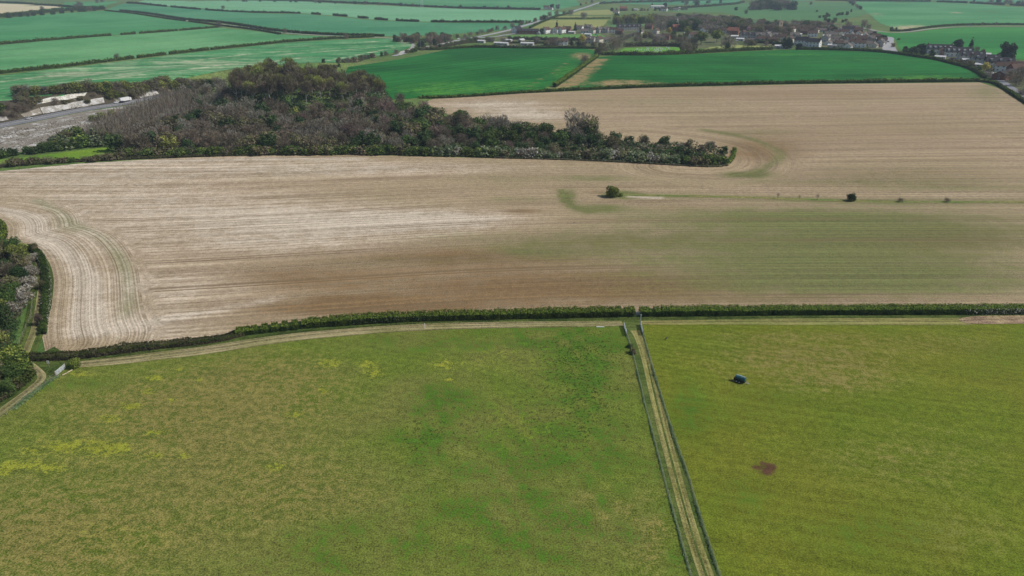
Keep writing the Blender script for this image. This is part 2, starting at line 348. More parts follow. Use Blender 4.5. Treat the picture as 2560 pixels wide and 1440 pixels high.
# ---- big stubble field
HEDGE_PX = [(-200, 900), (60, 893), (200, 893), (350, 872), (500, 858), (620, 832), (800, 818), (1000, 802), (1200, 795), (1400, 790), (1580, 788), (2000, 784), (2560, 783), (3200, 781)]
hw = np.array([gp(*p) for p in HEDGE_PX]); 
HFX = np.linspace(-400, 500, 200); HFY = np.interp(HFX, hw[:, 0], hw[:, 1]); HFY = np.convolve(np.pad(HFY, 15, mode='edge'), np.ones(31) / 31, 'valid')
LEFT_EDGE = [(112, 872), (105, 840), (110, 790), (118, 750), (125, 700), (112, 650), (85, 618), (40, 608), (8, 600), (15, 572), (0, 553), (-80, 540), (-500, 525)]
TIP = [(1600, 341), (1700, 350), (1800, 368), (1828, 392), (1820, 412), (1780, 421), (1700, 418)]
LEw = smooth_pl([gp(*p) for p in LEFT_EDGE], 2); TIPw = smooth_pl([gp(*p) for p in TIP], 2)
BANK = [(1530, 488), (1600, 489), (1700, 490), (1850, 493), (2000, 498), (2200, 504), (2400, 505), (2560, 505), (2900, 508)]
def stub_rows(X, Y):
    row = Y - np.interp(X, HFX, HFY); al = X.copy()
    d, _ = pl_dist(X, Y, LEw); m = (d < 26) & (X < -90); row = np.where(m, d * 2.6 + 300, row); al = np.where(m, Y, al)
    d, _ = pl_dist(X, Y, TIPw); m = (d < 34); row = np.where(m, d * 1.0 + 500, row); al = np.where(m, Y * .5 + X * .5, al)
    return row, al
def paint_stub(px, py, X, Y):
    pale = sum(ell(px, py, *e) for e in [(150, 440, 500, 50, .6), (500, 520, 560, 50, .68), (700, 600, 420, 45, .7), (950, 555, 330, 25, .7), (350, 720, 330, 70, .65), (1100, 545, 200, 22, .5), (300, 820, 240, 40, .8), (900, 420, 500, 22, .7), (1230, 262, 170, 16, .8), (1320, 290, 130, 16, .9), (160, 600, 200, 60, .4), (2450, 488, 250, 10, .35)])
    pale = pale + streak(X, Y, [(-60, 520), (0, 525), (60, 535), (92, 555), (82, 585), (130, 610), (190, 650), (218, 700), (222, 760), (212, 830)], 2.6, 1.3) + streak(X, Y, [(90, 545), (100, 580), (160, 612)], 2.4, .6) + streak(X, Y, [(1580, 492), (1650, 494)], 2.2, 1.0)
    pale = pale + streak(X, Y, [(215, 835), (400, 800), (700, 745)], 2.0, .5) + streak(X, Y, [(0, 428), (200, 408), (600, 397), (900, 396)], 4, .7)
    grn = sum(ell(px, py, *e) for e in [(1870, 437, 70, 8, 1.3), (2050, 620, 620, 110, .25), (1560, 487, 36, 9, 1.4), (1500, 520, 70, 12, .7), (1425, 490, 16, 20, .8), (1500, 445, 120, 9, .5), (1950, 540, 420, 28, .55), (2300, 580, 380, 40, .5), (2000, 660, 560, 60, .42), (1350, 630, 120, 14, .5), (900, 660, 200, 14, .35),
        (2150, 455, 420, 9, .5), (2400, 470, 300, 8, .45), (1900, 330, 120, 12, .4), (1250, 440, 160, 12, .3), (1500, 250, 380, 16, .3), (2350, 400, 300, 40, .22), (150, 570, 60, 26, .5), (2470, 230, 60, 25, .5), (1300, 500, 120, 12, .45), (1150, 600, 300, 20, .25), (2300, 700, 500, 50, .4), (1500, 600, 350, 40, .35), (2100, 600, 500, 90, .3), (1250, 460, 250, 20, .3), (2100, 720, 600, 30, .3)])
    grn = grn + streak(X, Y, [(90, 500), (150, 530), (185, 565), (250, 590), (300, 640), (322, 700), (325, 780), (270, 830)], 2.8, .8) + streak(X, Y, [(1760, 325), (1880, 345), (1945, 375), (1955, 400), (1900, 425)], 4.5, .65) + streak(X, Y, [(1400, 475), (1415, 510), (1470, 530)], 2, .8) + streak(X, Y, BANK, 5, .5)
    brn = sum(ell(px, py, *e) for e in [(1150, 640, 420, 34, .8), (1250, 720, 560, 45, .8), (900, 770, 420, 22, .8), (700, 690, 200, 30, .5), (1700, 710, 380, 50, .5), (1300, 528, 60, 6, 1.0), (1900, 380, 110, 36, .6), (2150, 330, 500, 70, .35), (1500, 480, 60, 10, .5), (880, 748, 80, 8, 1.2), (2000, 610, 400, 24, .35), (1700, 520, 160, 12, .4), (1900, 235, 700, 16, .4), (600, 810, 200, 16, .4)])
    dk = sum(ell(px, py, *e) for e in [(2200, 440, 420, 30, .5), (1500, 600, 400, 30, .45), (2400, 600, 300, 60, .5), (2000, 750, 600, 22, .5), (1100, 650, 380, 14, .5)])
    return pale * .85, grn, brn, dk
MS = field_mat('stubble_soil', hexc('9f8e71'), hexc('a69277'), (hexc('c4b6a2'), hexc('707346'), hexc('80694a'), hexc('6f6642')), rows=.165, brkf=.05, nmk=.12, lnk=.08, fr=.6, fc=.012, big=.012, fine=2.2, fineamt=.34, tram=.8, tramcol=hexc('75634a'), bump=.3)
sheet('field', [(112, 878), (160, 886), (250, 882), (400, 862), (600, 836), (800, 813), (1000, 797), (1300, 790), (1575, 784), (1606, 784), (2560, 779), (3300, 777), (3300, 560), (2900, 400), (2560, 262), (2500, 222), (2450, 206), (2000, 211), (1600, 220), (1300, 234), (1085, 247), (1060, 256), (1150, 300), (1300, 330), (1500, 350), (1700, 368), (1760, 385), (1790, 410), (1740, 416), (1500, 402), (1240, 396), (900, 387), (600, 389), (400, 397), (200, 409), (0, 428), (-500, 470)] + LEFT_EDGE[::-1], 2.6, MS, 0.0, paint_stub, stub_rows)
# bank of rough grass across the field
MB_ = field_mat('bank_grass', hexc('86824e'), hexc('6a7a40'), rows=.3, fr=1.5, fc=.05, big=.06, fine=1.5, fineamt=.4)
strip('path', BANK, [1, 2.6, 2.2, 2.2, 2.2, 2.4, 2.4, 2.4], MB_, 0.06, nx=3)
strip('path', [(1835, 377), (1832, 395), (1818, 410), (1800, 418)], [1, 3, 3, 1.5], MT, 0.07)
# ---- dark green fields
def rows_dir(ax, ay):
    L = math.hypot(ax, ay); ax /= L; ay /= L
    return lambda X, Y: (-X * ay + Y * ax, X * ax + Y * ay)
def rd(p, q):
    a, b = gp(*p), gp(*q); return rows_dir(b[0] - a[0], b[1] - a[1])
DG = [(870, 165), (1000, 148), (1090, 130), (1130, 121), (1200, 117), (1300, 121), (1460, 121), (1497, 130), (1480, 150), (1440, 178), (1404, 205), (1382, 221), (1300, 229), (1150, 238), (1050, 244), (960, 250), (900, 230), (860, 190)]
def paint_dg(px, py, X, Y):
    tan = ell(px, py, 1455, 140, 26, 9, .9) + streak(X, Y, [(1500, 148), (1470, 175), (1430, 205), (1400, 222)], 9, .9) + streak(X, Y, [(1420, 150), (1410, 165), (1350, 200), (1310, 222)], 1.4, .5) + ell(px, py, 1560, 205, 70, 6, 0.8) + ell(px, py, 1580, 212, 160, 5, .5)
    lt = ell(px, py, 1200, 215, 250, 16, .5) + ell(px, py, 2300, 195, 120, 7, .9) + ell(px, py, 1100, 230, 100, 10, .5) + ell(px, py, 2150, 150, 200, 10, .25) + ell(px, py, 1900, 135, 200, 6, .4) + ell(px, py, 1420, 180, 50, 20, .5) + streak(X, Y, [(960, 225), (1100, 236), (1250, 222)], 1.5, .5)
    return tan, lt, tan * 0, tan * 0
MG = field_mat('young_wheat', hexc('155a22'), hexc('24702e'), (hexc('97835c'), hexc('4a8430')), rows=.2, fr=.4, fc=.008, big=.006, fine=.8, fineamt=.2, tram=.6, tramcol=hexc('4d8a45'))
sheet('field', DG, 6, MG, 0.05, paint_dg, rd((960, 240), (1400, 190)))
sheet('field', [(1497, 143), (1540, 139), (1700, 137), (1850, 129), (1950, 125), (2080, 126), (2220, 131), (2330, 149), (2400, 166), (2452, 190), (2440, 201), (2000, 208), (1600, 216), (1386, 222), (1440, 185)], 6, MG, 0.05, paint_dg, rd((1600, 180), (2200, 178)))
# ---- far fields
def far_mat(nm, a, b, **k):
    kw = dict(rows=.07, fr=.12, fc=.003, big=.0035, fine=.25, fineamt=.14, bump=0); kw.update(k); return field_mat(nm, hexc(a), hexc(b), **kw)
def paint_L1(px, py, X, Y):
    s = [((0, 205), (150, 186), (330, 176)), ((120, 193), (160, 189), (200, 186)), ((0, 222), (250, 200), (560, 165), (700, 150)), ((300, 180), (420, 166), (500, 160)), ((700, 119), (780, 112)), ((730, 148), (760, 144)), ((690, 137), (900, 122), (980, 115)), ((760, 155), (880, 140), (990, 118)), ((860, 108), (940, 104)), ((500, 150), (640, 132), (850, 120))]
    m = sum(streak(X, Y, list(l), 1.8, .6) for l in s) + .22 + ell(px, py, 230, 185, 200, 16, .25) + ell(px, py, 480, 158, 200, 14, .25) + ell(px, py, 1015, 105, 16, 8, .5)
    return m, m * 0, m * 0, m * 0
F1 = far_mat('striped_crop', '368048', '488e58', chan=(hexc('b2b896'),), rows=.42, fr=.2, fc=.004, fineamt=.15, brkf=.1)
sheet('field', [(-400, 290), (-300, 225), (0, 189), (250, 161), (500, 129), (700, 108), (900, 97), (990, 96), (1030, 106), (1028, 118), (1000, 128), (900, 150), (800, 165), (640, 165), (575, 174), (500, 188), (400, 206), (300, 224), (0, 256)], 5, F1, 0.10, paint_L1, rd((0, 205), (600, 165)), 1)
F2 = far_mat('mid_crop', '4b8a54', '6ca26c'); F3 = far_mat('dark_crop', '408450', '54945f'); F4 = far_mat('hazy_teal_crop', '3f8058', '549066'); F5 = far_mat('hazy_pale_crop', '76ac80', '6aa274')  # distance haze is partly put into the far green crop colours
F6 = far_mat('cream_field', 'cfc4a0', 'c2b795'); F7 = far_mat('bare_slope', '9c9a78', '6f8a5c'); F8 = far_mat('pale_meadow', '96985c', '888f55'); F9 = far_mat('park_grass', '587f4e', '4a7848'); F10 = far_mat('bright_turf', '5d9434', '6a9c3c', fine=.8)
sheet('field', [(-400, 225), (-400, 150), (0, 113), (200, 95), (400, 80), (548, 69), (620, 76), (700, 86), (830, 92), (925, 93), (780, 102), (640, 112), (500, 126), (250, 157), (0, 184)], 14, F2, 0.05, None, rd((0, 150), (500, 100)))
sheet('field', [(-400, 150), (-300, 70), (0, 47), (130, 34), (262, 27), (330, 34), (450, 52), (540, 67), (400, 78), (200, 93), (0, 110)], 18, F3, 0.05, None, rd((0, 110), (540, 70)))
sheet('field', [(268, 24), (310, 9), (450, 20), (640, 33), (760, 35), (850, 42), (920, 50), (1100, 57), (1300, 59), (1340, 62), (1250, 76), (1120, 86), (1000, 91), (830, 89), (700, 80), (640, 68), (560, 58), (450, 46), (340, 30)], 20, F4, 0.05, None, rd((640, 70), (1200, 60)))
sheet('field', [(320, 8), (360, 1), (680, 1), (900, 12), (1100, 20), (1280, 25), (1380, 26), (1410, 32), (1350, 56), (1300, 57), (1100, 55), (920, 48), (850, 40), (760, 33), (640, 31), (450, 18)], 25, F5, 0.05, None, rd((640, 20), (1200, 40)))
sheet('field', [(690, 0), (1000, 0), (1440, 0), (1450, 12), (1400, 23), (1280, 23), (1100, 18), (900, 9)], 40, F3, 0.06, None, rd((640, 20), (1200, 40)))
sheet('field', [(-300, 2), (0, 9), (90, 12), (155, 18), (80, 26), (0, 34), (-300, 60)], 25, F6, 0.06)
sheet('field', [(160, 6), (300, 3), (260, 20), (180, 27), (60, 36), (0, 44), (0, 37), (80, 28), (160, 19)], 25, F3, 0.05)
sheet('field', [(2136, 8), (2145, 3), (2300, 4), (2560, 15), (2900, 28), (2900, 63), (2560, 63), (2420, 62), (2330, 66), (2262, 76), (2235, 70), (2200, 58), (2180, 40), (2165, 30)], 22, far_mat('right_crop', '448650', '5c9862', chan=(hexc('b3a883'),)), 0.05, lambda px, py, X, Y: (ell(px, py, 2290, 70, 70, 7, .9) + ell(px, py, 2390, 32, 9, 2.5, 1.2) + ell(px, py, 2190, 36, 26, 7, .4), px * 0, px * 0, px * 0), rd((2200, 40), (2560, 40)))
sheet('field', [(2168, 76), (2230, 83), (2290, 81), (2330, 74), (2420, 68), (2900, 68), (2900, 240), (2560, 150), (2480, 140), (2400, 122), (2330, 124), (2260, 130), (2246, 118), (2240, 100), (2200, 88)], 14, far_mat('right_near_crop', '2c7636', '40883e', rows=.12), 0.05, None, rd((2300, 100), (2560, 100)))
sheet('field', [(1640, 22), (1750, 16), (1850, 8), (2000, 5), (2130, 6), (2150, 22), (2170, 34), (2130, 44), (2050, 52), (1950, 52), (1880, 48), (1800, 30), (1700, 30)], 20, F9, 0.04)
sheet('field', [(1500, 2), (1640, -4), (1850, -2), (1850, 6), (1700, 12), (1560, 10)], 40, F4, 0.05)
sheet('field', [(1850, -6), (2560, -10), (2560, 8), (2300, 1), (2060, 0), (2000, 2)], 40, F4, 0.05)
for poly in ([(1312, 75), (1345, 62), (1372, 51), (1520, 49), (1515, 58), (1500, 72), (1420, 74)], [(1378, 47), (1405, 40), (1525, 42), (1522, 46)]):
    sheet('field', poly, 10, F8, 0.06)
sheet('field', [(1410, 38), (1450, 27), (1520, 24), (1540, 32), (1528, 37)], 14, F8, 0.06)
sheet('field', [(1262, 88), (1380, 86), (1500, 85), (1515, 92), (1500, 99), (1400, 100), (1280, 97)], 8, far_mat('paddock', '5c8a44', '6f9650', fine=.8), 0.06)
sheet('field', [(1545, 132), (1562, 120), (1620, 118), (1690, 118), (1725, 126), (1700, 132), (1640, 135)], 6, F10, 0.06)
sheet('field', [(1740, 130), (1775, 118), (1830, 112), (1925, 116), (1935, 121), (1850, 127)], 6, far_mat('dry_meadow', '8d9a58', '9aa060', fine=.8), 0.06)
sheet('field', [(1520, 62), (1600, 56), (1625, 60), (1600, 66), (1525, 70)], 8, F9, 0.06)
sheet('field', [(1830, 56), (1885, 52), (1950, 52), (1900, 60), (1840, 60)], 8, F9, 0.06)
# small green field beside the wood on the left
sheet('field', [(-300, 442), (-200, 420), (0, 400), (120, 386), (240, 371), (300, 366), (292, 385), (250, 396), (120, 404), (0, 412), (-200, 440)], 3, field_mat('small_meadow', hexc('5c8228'), hexc('75932f'), rows=.1, big=.03, fine=1.2, fineamt=.25), 0.04, None, None, 1)
# ---- village soil
sheet('ground', [(1240, 92), (1262, 74), (1500, 70), (1560, 50), (1650, 30), (1900, 50), (2060, 52), (2180, 72), (2215, 100), (2215, 126), (2080, 121), (1950, 119), (1850, 117), (1700, 120), (1560, 118), (1500, 128), (1480, 119), (1250, 116)], 10, field_mat('village_garden', hexc('4d5c38'), hexc('6a6a4c'), big=.03, fine=.3, fineamt=.4, rows=.05), 0.02)
sheet('ground', [(2270, 132), (2340, 118), (2480, 136), (2700, 180), (2900, 300), (2620, 268), (2520, 222), (2470, 190), (2400, 163), (2330, 144)], 8, field_mat('gardens', hexc('4d5c38'), hexc('6a6a4c'), big=.03, fine=.3, fineamt=.4, rows=.05), 0.02)
# ---- roads
def road_mat(nm, c, lines=None, width=8):
    m = NT(nm, 0.85, 0.25); P = m.pos(); n = m.noise(P, 0.8, 4); n2 = m.noise(P, 0.06, 3)
    col = m.mix(m.ramp(n, .3, .7), tuple(x * .85 for x in c), c); col = m.mix(m.math('MULTIPLY', m.ramp(n2, .4, .6), .3), col, tuple(min(1, x * 1.3) for x in c))
    m.base(col); return m.m
AS = road_mat('asphalt', (0.20, 0.20, 0.215)); ASL = road_mat('pale_asphalt', (0.36, 0.36, 0.37)); PAINT = simple('road_paint', (0.75, 0.75, 0.75)); CONC = road_mat('pale_lane', (0.40, 0.39, 0.36))
MWP = [(-260, 365), (0, 314), (80, 299), (208, 273), (310, 259), (396, 242), (480, 226)]
strip('motorway', MWP, 14, AS, 0.08, nx=5)
MWw = smooth_pl([gp(*p) for p in MWP], 2)
def offset(pl, d):
    A = np.array(pl); T = np.gradient(A, axis=0); T /= np.hypot(T[:, 0], T[:, 1])[:, None]
    return [tuple(r) for r in A + np.column_stack([-T[:, 1], T[:, 0]]) * d]
for d, ww in ((-6.4, .25), (-1.0, .25), (1.0, .25), (6.4, .25)):
    strip('road_marking', offset(MWw, d), ww, PAINT, 0.13, nx=1, sm=0, world=True)
strip('central_reservation', offset(MWw, 0), 1.4, road_mat('reserve', (0.27, .27, .24)), 0.11, nx=1, sm=0, world=True)
strip('road', [(985, 140), (1010, 130), (1075, 117), (1130, 103), (1175, 96), (1215, 88), (1262, 78), (1300, 68), (1340, 55), (1380, 42), (1425, 30), (1470, 16), (1500, 6)], [7, 9, 10, 12, 12, 12], ASL, 0.08)
strip('road', [(1128, 104), (1160, 99), (1200, 94), (1240, 92), (1262, 87), (1290, 84)], 6, ASL, 0.12)
strip('road', [(262, 25), (340, 33), (450, 49), (560, 62), (640, 70), (700, 83), (850, 91.5), (985, 95), (1015, 100), (1035, 110), (1028, 124)], 5, CONC, 0.09)
strip('road', [(2160, 70), (2210, 81), (2262, 81), (2330, 71), (2420, 66), (2560, 66), (2900, 67)], 6, CONC, 0.09)
strip('road', [(2206, 93), (2222, 92), (2228, 96), (2223, 103), (2221, 112), (2222, 120), (2226, 130)], [6, 9, 10, 13, 15, 17], ASL, 0.10)
strip('road', [(2470, 178), (2490, 190), (2510, 207), (2540, 228), (2580, 255), (2680, 320)], 6.5, road_mat('street', (0.22, .22, .24)), 0.10)
# chalk of the motorway cutting
def chalk(nm, c0, c1, fr=.35, th=.5):
    m = NT(nm, .95, .1); P = m.pos(); n = m.noise(P, fr, 5, .65); n2 = m.noise(P, fr * .18, 4, .6); n3 = m.noise(P, fr * 4, 3, .7)
    f = m.ramp(m.math('ADD', m.math('MULTIPLY', n, .6), m.math('MULTIPLY', n2, .55)), th, th + .14); c = m.mix(f, c0, c1); c = m.mix(m.math('MULTIPLY', m.ramp(n3, .4, .7), .45), c, tuple(x * .45 for x in c1)); m.base(c); return m.m
CH = chalk('chalk', (.30, .28, .24), (.58, .57, .55), 1.0, .5); CHS = chalk('scrubby_chalk', hexc('857c6e'), (.70, .69, .66), .45, .57)
def wband(p0, p1, d0, d1, n=24):
    i0, i1 = p0, p1; A = np.array(MWw); L = np.concatenate([[0], np.cumsum(np.hypot(*np.diff(A, axis=0).T))]); L /= L[-1]
    q = [(float(np.interp(t, L, A[:, 0])), float(np.interp(t, L, A[:, 1]))) for t in np.linspace(i0, i1, n)]
    return offset(q, d0) + offset(q, d1)[::-1]
def bank_at(px0, px1, d0, d1, nm, m):
    A = np.array(MWw); z = hgt(A[:, 0], A[:, 1]); px, _ = proj(A[:, 0], A[:, 1], z); L = np.concatenate([[0], np.cumsum(np.hypot(*np.diff(A, axis=0).T))]); L /= L[-1]
    t0, t1 = np.interp([px0, px1], px, L); sheet('bank', wband(t0, t1, d0, d1), 2.0, m, 0.06, world=True)
SC = chalk('cutting_scrub_soil', hexc('4a4438'), hexc('8f8878'), .25, .6)
bank_at(-200, 470, 7.7, 60, 'bank', SC)
sheet('bank', [(100, 269), (180, 256), (258, 244), (262, 257), (180, 271), (109, 285)], 1.5, CH, 0.14)
sheet('bank', [(344, 234), (388, 222), (398, 235), (352, 245)], 1.5, CH, 0.14)
sheet('bank', [(52, 286), (98, 270), (106, 284), (62, 294)], 1.5, CHS, 0.14)
sheet('bank', [(-30, 296), (14, 290), (22, 300), (-20, 306)], 1.5, CH, 0.14)
sheet('bank', [(76, 256), (130, 243), (170, 236), (218, 231), (212, 240), (150, 250), (90, 262)], 1.5, chalk('thin_chalk', (.42, .40, .33), (.74, .72, .66), .9, .5), 0.14)
sheet('bank', [(318, 226), (382, 210), (388, 216), (330, 232)], 1.5, CH, 0.14)
sheet('bank', [(-250, 385), (0, 321), (90, 304), (208, 280), (310, 265), (396, 249), (470, 262), (420, 320), (300, 335), (230, 345), (100, 372), (0, 388), (-250, 440)], 3, CHS, 0.05)
sheet('bank', [(870, 262), (930, 259), (934, 266), (872, 270)], 2, chalk('hill_chalk', hexc('9a8a74'), hexc('b8a48c'), .5, .5), 0.3)
sheet('bank', [(996, 136), (1002, 128), (1030, 121), (1042, 122), (1030, 130), (1000, 138)], 4, CH, 0.12)
sheet('bank', [(1055, 118), (1090, 110), (1098, 112), (1066, 121)], 4, CHS, 0.12)
# track beside the near wood
strip('path', [(62, 892), (72, 862), (84, 835), (90, 808), (98, 770), (104, 730), (106, 690), (98, 660), (84, 640)], [1.6, 1.8, 1.8, 2, 1.6, 1.2], MT, 0.10, nx=3, step=2)
strip('ground', [(40, 925), (66, 885), (90, 810), (104, 740), (108, 680), (92, 640), (70, 625)], [4, 5, 6, 6, 5, 3], MV, 0.04, nx=3, step=2)
strip('ground', [(112, 880), (135, 885), (170, 890)], [6, 3.5, 1.5], MV, 0.12, nx=3, step=2)
strip('path', [(-160, 1160), (-60, 1075), (0, 1032), (50, 995), (88, 965), (108, 945), (100, 930), (70, 905)], [3, 2.6, 2.4, 2.0, 1.6, 1.2], MT, 0.08, nx=3, step=2)
strip('ground', [(-260, 1190), (-60, 1045), (0, 1005), (50, 975), (90, 935), (110, 918)], [10, 9, 8, 8, 9, 7], MV, 0.05, nx=3, step=2)
# ------------------------------------------------------------------ foliage materials
def leaf_mat(name, c0, c1, sc=.45, hue=.03, val=.25, trans=.35, rough=.8, k=1.5):
    c0 = tuple(min(.8, x * k) for x in c0); c1 = tuple(min(.8, x * k) for x in c1); trans = max(trans, .3)
    m = NT(name, rough, .15); tc = m.n('ShaderNodeTexCoord').outputs['Object']; oi = m.n('ShaderNodeObjectInfo')
    off = m.n('ShaderNodeVectorMath', operation='ADD'); m.l(tc, off.inputs[0]); sc3 = m.n('ShaderNodeVectorMath', operation='SCALE'); sc3.inputs[0].default_value = (50, 31, 17)
    m.l(oi.outputs['Random'], sc3.inputs['Scale']); m.l(sc3.outputs[0], off.inputs[1])
    n = m.noise(off.outputs[0], sc, 3, .65); n2 = m.noise(off.outputs[0], sc * 6, 2, .7)
    c = m.mix(m.ramp(m.math('ADD', m.math('MULTIPLY', n, .7), m.math('MULTIPLY', n2, .3)), .38, .62), c0, c1)
    hs = m.n('ShaderNodeHueSaturation'); m.setin(hs.inputs['Hue'], m.math('ADD', .5 - hue / 2, m.math('MULTIPLY', oi.outputs['Random'], hue)))
    m.setin(hs.inputs['Value'], m.math('ADD', 1 - val, m.math('MULTIPLY', m.math('FRACT', m.math('MULTIPLY', oi.outputs['Random'], 7.3)), 2 * val))); m.l(c, hs.inputs['Color'])
    m.base(hs.outputs[0])
    if trans:
        tr = m.n('ShaderNodeBsdfTranslucent'); m.l(hs.outputs[0], tr.inputs[0]); ms = m.n('ShaderNodeMixShader'); ms.inputs[0].default_value = trans
        m.l(m.p.outputs[0], ms.inputs[1]); m.l(tr.outputs[0], ms.inputs[2]); m.l(ms.outputs[0], m.out.inputs[0])
    return m.m
LM = {
 'bare': leaf_mat('bare_twigs', (.085, .07, .05), (.195, .16, .115), trans=.1),
 'grey': leaf_mat('grey_twigs', (.105, .097, .078), (.235, .215, .17), trans=.1),
 'purple': leaf_mat('purple_buds', (.10, .075, .064), (.20, .15, .125), trans=.1),
 'olive': leaf_mat('opening_leaves', (.075, .085, .03), (.15, .15, .055)),
 'lime': leaf_mat('young_lime_leaves', (.13, .17, .03), (.26, .29, .06)),
 'green': leaf_mat('green_leaves', (.035, .065, .018), (.08, .12, .03)),
 'dark': leaf_mat('dark_needles', (.014, .03, .016), (.035, .055, .025), trans=.1),
 'ivy': leaf_mat('ivy_leaves', (.02, .045, .015), (.055, .085, .028), trans=.15),
 'white': leaf_mat('blossom', (.28, .26, .22), (.62, .60, .54), sc=.9, hue=.01, k=.95),
 'grayleaf': leaf_mat('silvery_leaves', (.09, .11, .06), (.20, .22, .14)),
 'gold': leaf_mat('golden_leaves', (.26, .2, .04), (.42, .34, .08)),
 'hedge': leaf_mat('hedge_leaves', (.028, .05, .012), (.085, .125, .022), sc=.35, val=.1, k=1.0),  # kept dark so hedge sides look shaded
 'hedgetop': leaf_mat('hedge_lit_top_leaves', (.10, .15, .02), (.17, .22, .035), sc=.5, val=.1),  # brighter leaf colour paints the sunlit rim along hedge tops
 'bramble': leaf_mat('bramble', (.05, .045, .028), (.095, .085, .045), sc=.4, val=.1),
 'pink': leaf_mat('pink_blossom', (.3, .17, .2), (.5, .33, .36)),
}
BARK = simple('bark', (.13, .105, .085), .9, .1, .3, 1.5)
BIRCH = simple('pale_bark', (.36, .34, .31), .9, .1, .3, 1.5)
def rand_unit(n, rng):
    v = rng.normal(size=(n, 3)); return v / np.linalg.norm(v, axis=1)[:, None]
def quads_from(C, N, size, asp, rng, up=None):
    """quads at C, facing N; size per quad, asp = length ratio along a tangent (or along `up` vectors)"""
    n = len(C); t = rand_unit(n, rng) if up is None else up
    t = t - N * np.sum(t * N, 1)[:, None]; t /= np.maximum(np.linalg.norm(t, axis=1), 1e-6)[:, None]
    b = np.cross(N, t); s = np.broadcast_to(size, (n,))[:, None] * .5
    a = t * s * asp; bb = b * s
    k = rng.uniform(.5, 1.1, (n, 1)); k2 = rng.uniform(.5, 1.1, (n, 1))
    return np.stack([C - a - bb * k, C - a * k2 + bb, C + a + bb * k2, C + a * k - bb], 1).reshape(-1, 3)
def crown_mesh(name, rng, hgt_, rx, base, n, kind, leaf, lobes=14, conical=0.0, mats=None, mixf=None):
    cz = (hgt_ + base) / 2; rz = (hgt_ - base) / 2
    Ls = []; low = base < .8
    for i in range(lobes):
        d = rand_unit(1, rng)[0]; d[2] = d[2] * .9 + .12; r = rng.uniform(.35, .75)
        f = 1.0
        if conical: f = 1 - conical * max(0, (d[2] * r + 1) / 2)
        Ls.append((d[0] * r * rx * f, d[1] * r * rx * f, cz + d[2] * r * rz, rng.uniform(.32, .5) * rx * (f if conical else 1)))
    if low:
        for a_ in range(7): Ls.append((math.cos(a_ * .9) * rx * .55, math.sin(a_ * .9) * rx * .55, min(rx * .42, hgt_ * .25), rx * .42))
    Ls.append((0, 0, cz, rx * .5 * (1 - conical * .4))); 
    if conical: Ls.append((0, 0, hgt_ - rx * .35, rx * .16))
    Ls = np.array(Ls); pr = Ls[:, 3] ** 2; pr /= pr.sum()
    k = rng.choice(len(Ls), n, p=pr); U = rand_unit(n, rng); U[:, 2] = U[:, 2] if low else np.where(U[:, 2] < -.3, -U[:, 2], U[:, 2])
    rr = Ls[k, 3] * rng.uniform(.6, 1.06, n) ** .6
    C = Ls[k, :3] + U * rr[:, None] * np.array([1, 1, min(1.25, rz / rx)])
    C[:, 2] = np.where(C[:, 2] < base * .5, rng.uniform(0, hgt_ * .4, n), C[:, 2]); C[:, 2] = np.clip(C[:, 2], .03, hgt_ * 1.03)
    if kind == 'twig':
        up = U * .8 + np.array([0, 0, .75]) + rng.normal(size=(n, 3)) * .28; up /= np.linalg.norm(up, axis=1)[:, None]
        N = np.cross(up, rand_unit(n, rng)); N /= np.linalg.norm(N, axis=1)[:, None]
        V = quads_from(C, N, leaf * rng.uniform(.5, 1.2, n), 6.5, rng, up)
    else:
        N = U + rng.normal(size=(n, 3)) * .55; N /= np.linalg.norm(N, axis=1)[:, None]
        V = quads_from(C, N, leaf * rng.uniform(.6, 1.4, n), 1.25, rng)
    me = qmesh(name, V, np.arange(len(V)).reshape(-1, 4))
    if mats:
        for m_ in mats: me.materials.append(m_)
        if len(mats) > 1:
            f = (rng.uniform(size=n) < mixf(C)).astype(np.int32); me.polygons.foreach_set('material_index', f)
    return me
def trunk_mesh(name, rng, h, r, base, rx, nl=6, bare=False):
    b = MB(); pts = [(0, 0, -.6)]; x = y = 0
    for i in range(1, 5):
        x += rng.normal() * r * .35; y += rng.normal() * r * .35; pts.append((x, y, h * .72 * i / 4))
    for i in range(4): b.tube(pts[i], pts[i + 1], r * (1 - i * .2), r * (1 - (i + 1) * .2), 6, False)
    for i in range(nl):
        t = rng.uniform(.25, .7) * h; a = rng.uniform(0, 6.28); q = min(3, int(t / (h * .18))); s = Vector(pts[q]).lerp(Vector(pts[q + 1]), .5)
        L = rng.uniform(.5, .85) * rx; e = s + Vector((math.cos(a) * L, math.sin(a) * L, L * rng.uniform(.7, 1.4)))
        if e.z > h * .95: e.z = h * .95
        b.tube(s, e, r * .38, r * .1, 4, False)
        if bare:
            for _ in range(3):
                a2 = a + rng.normal() * .7; m_ = s.lerp(e, rng.uniform(.4, .9)); e2 = m_ + Vector((math.cos(a2), math.sin(a2), 1.2)) * L * .45
                if e2.z < h: b.tube(m_, e2, r * .15, r * .05, 4, False)
    return b.mesh(name)
SPEC = {}
def species(key, nm, h, rx, base, n, kind, leaf, mat, nv=3, bark=BARK, tr=.22, conical=0, lobes=14, cat='tree', mats=None, mixf=None):
    rng = np.random.default_rng(abs(hash(key)) % 1000 if False else sum(map(ord, key)))
    SPEC[key] = dict(name=nm, h=h, cat=cat, v=[(crown_mesh(nm + '_crown', rng, h, rx, base, n, kind, leaf, lobes, conical, mats or [LM[mat]], mixf), trunk_mesh(nm + '_trunk', rng, h, tr, base, rx, 7, kind == 'twig')) for _ in range(nv)], bark=bark)
species('bare', 'bare_tree', 10.5, 5.2, .7, 1500, 'twig', .19, 'bare', 4)
species('grey', 'grey_twigged_tree', 10, 5.2, .7, 1500, 'twig', .19, 'grey', 4)
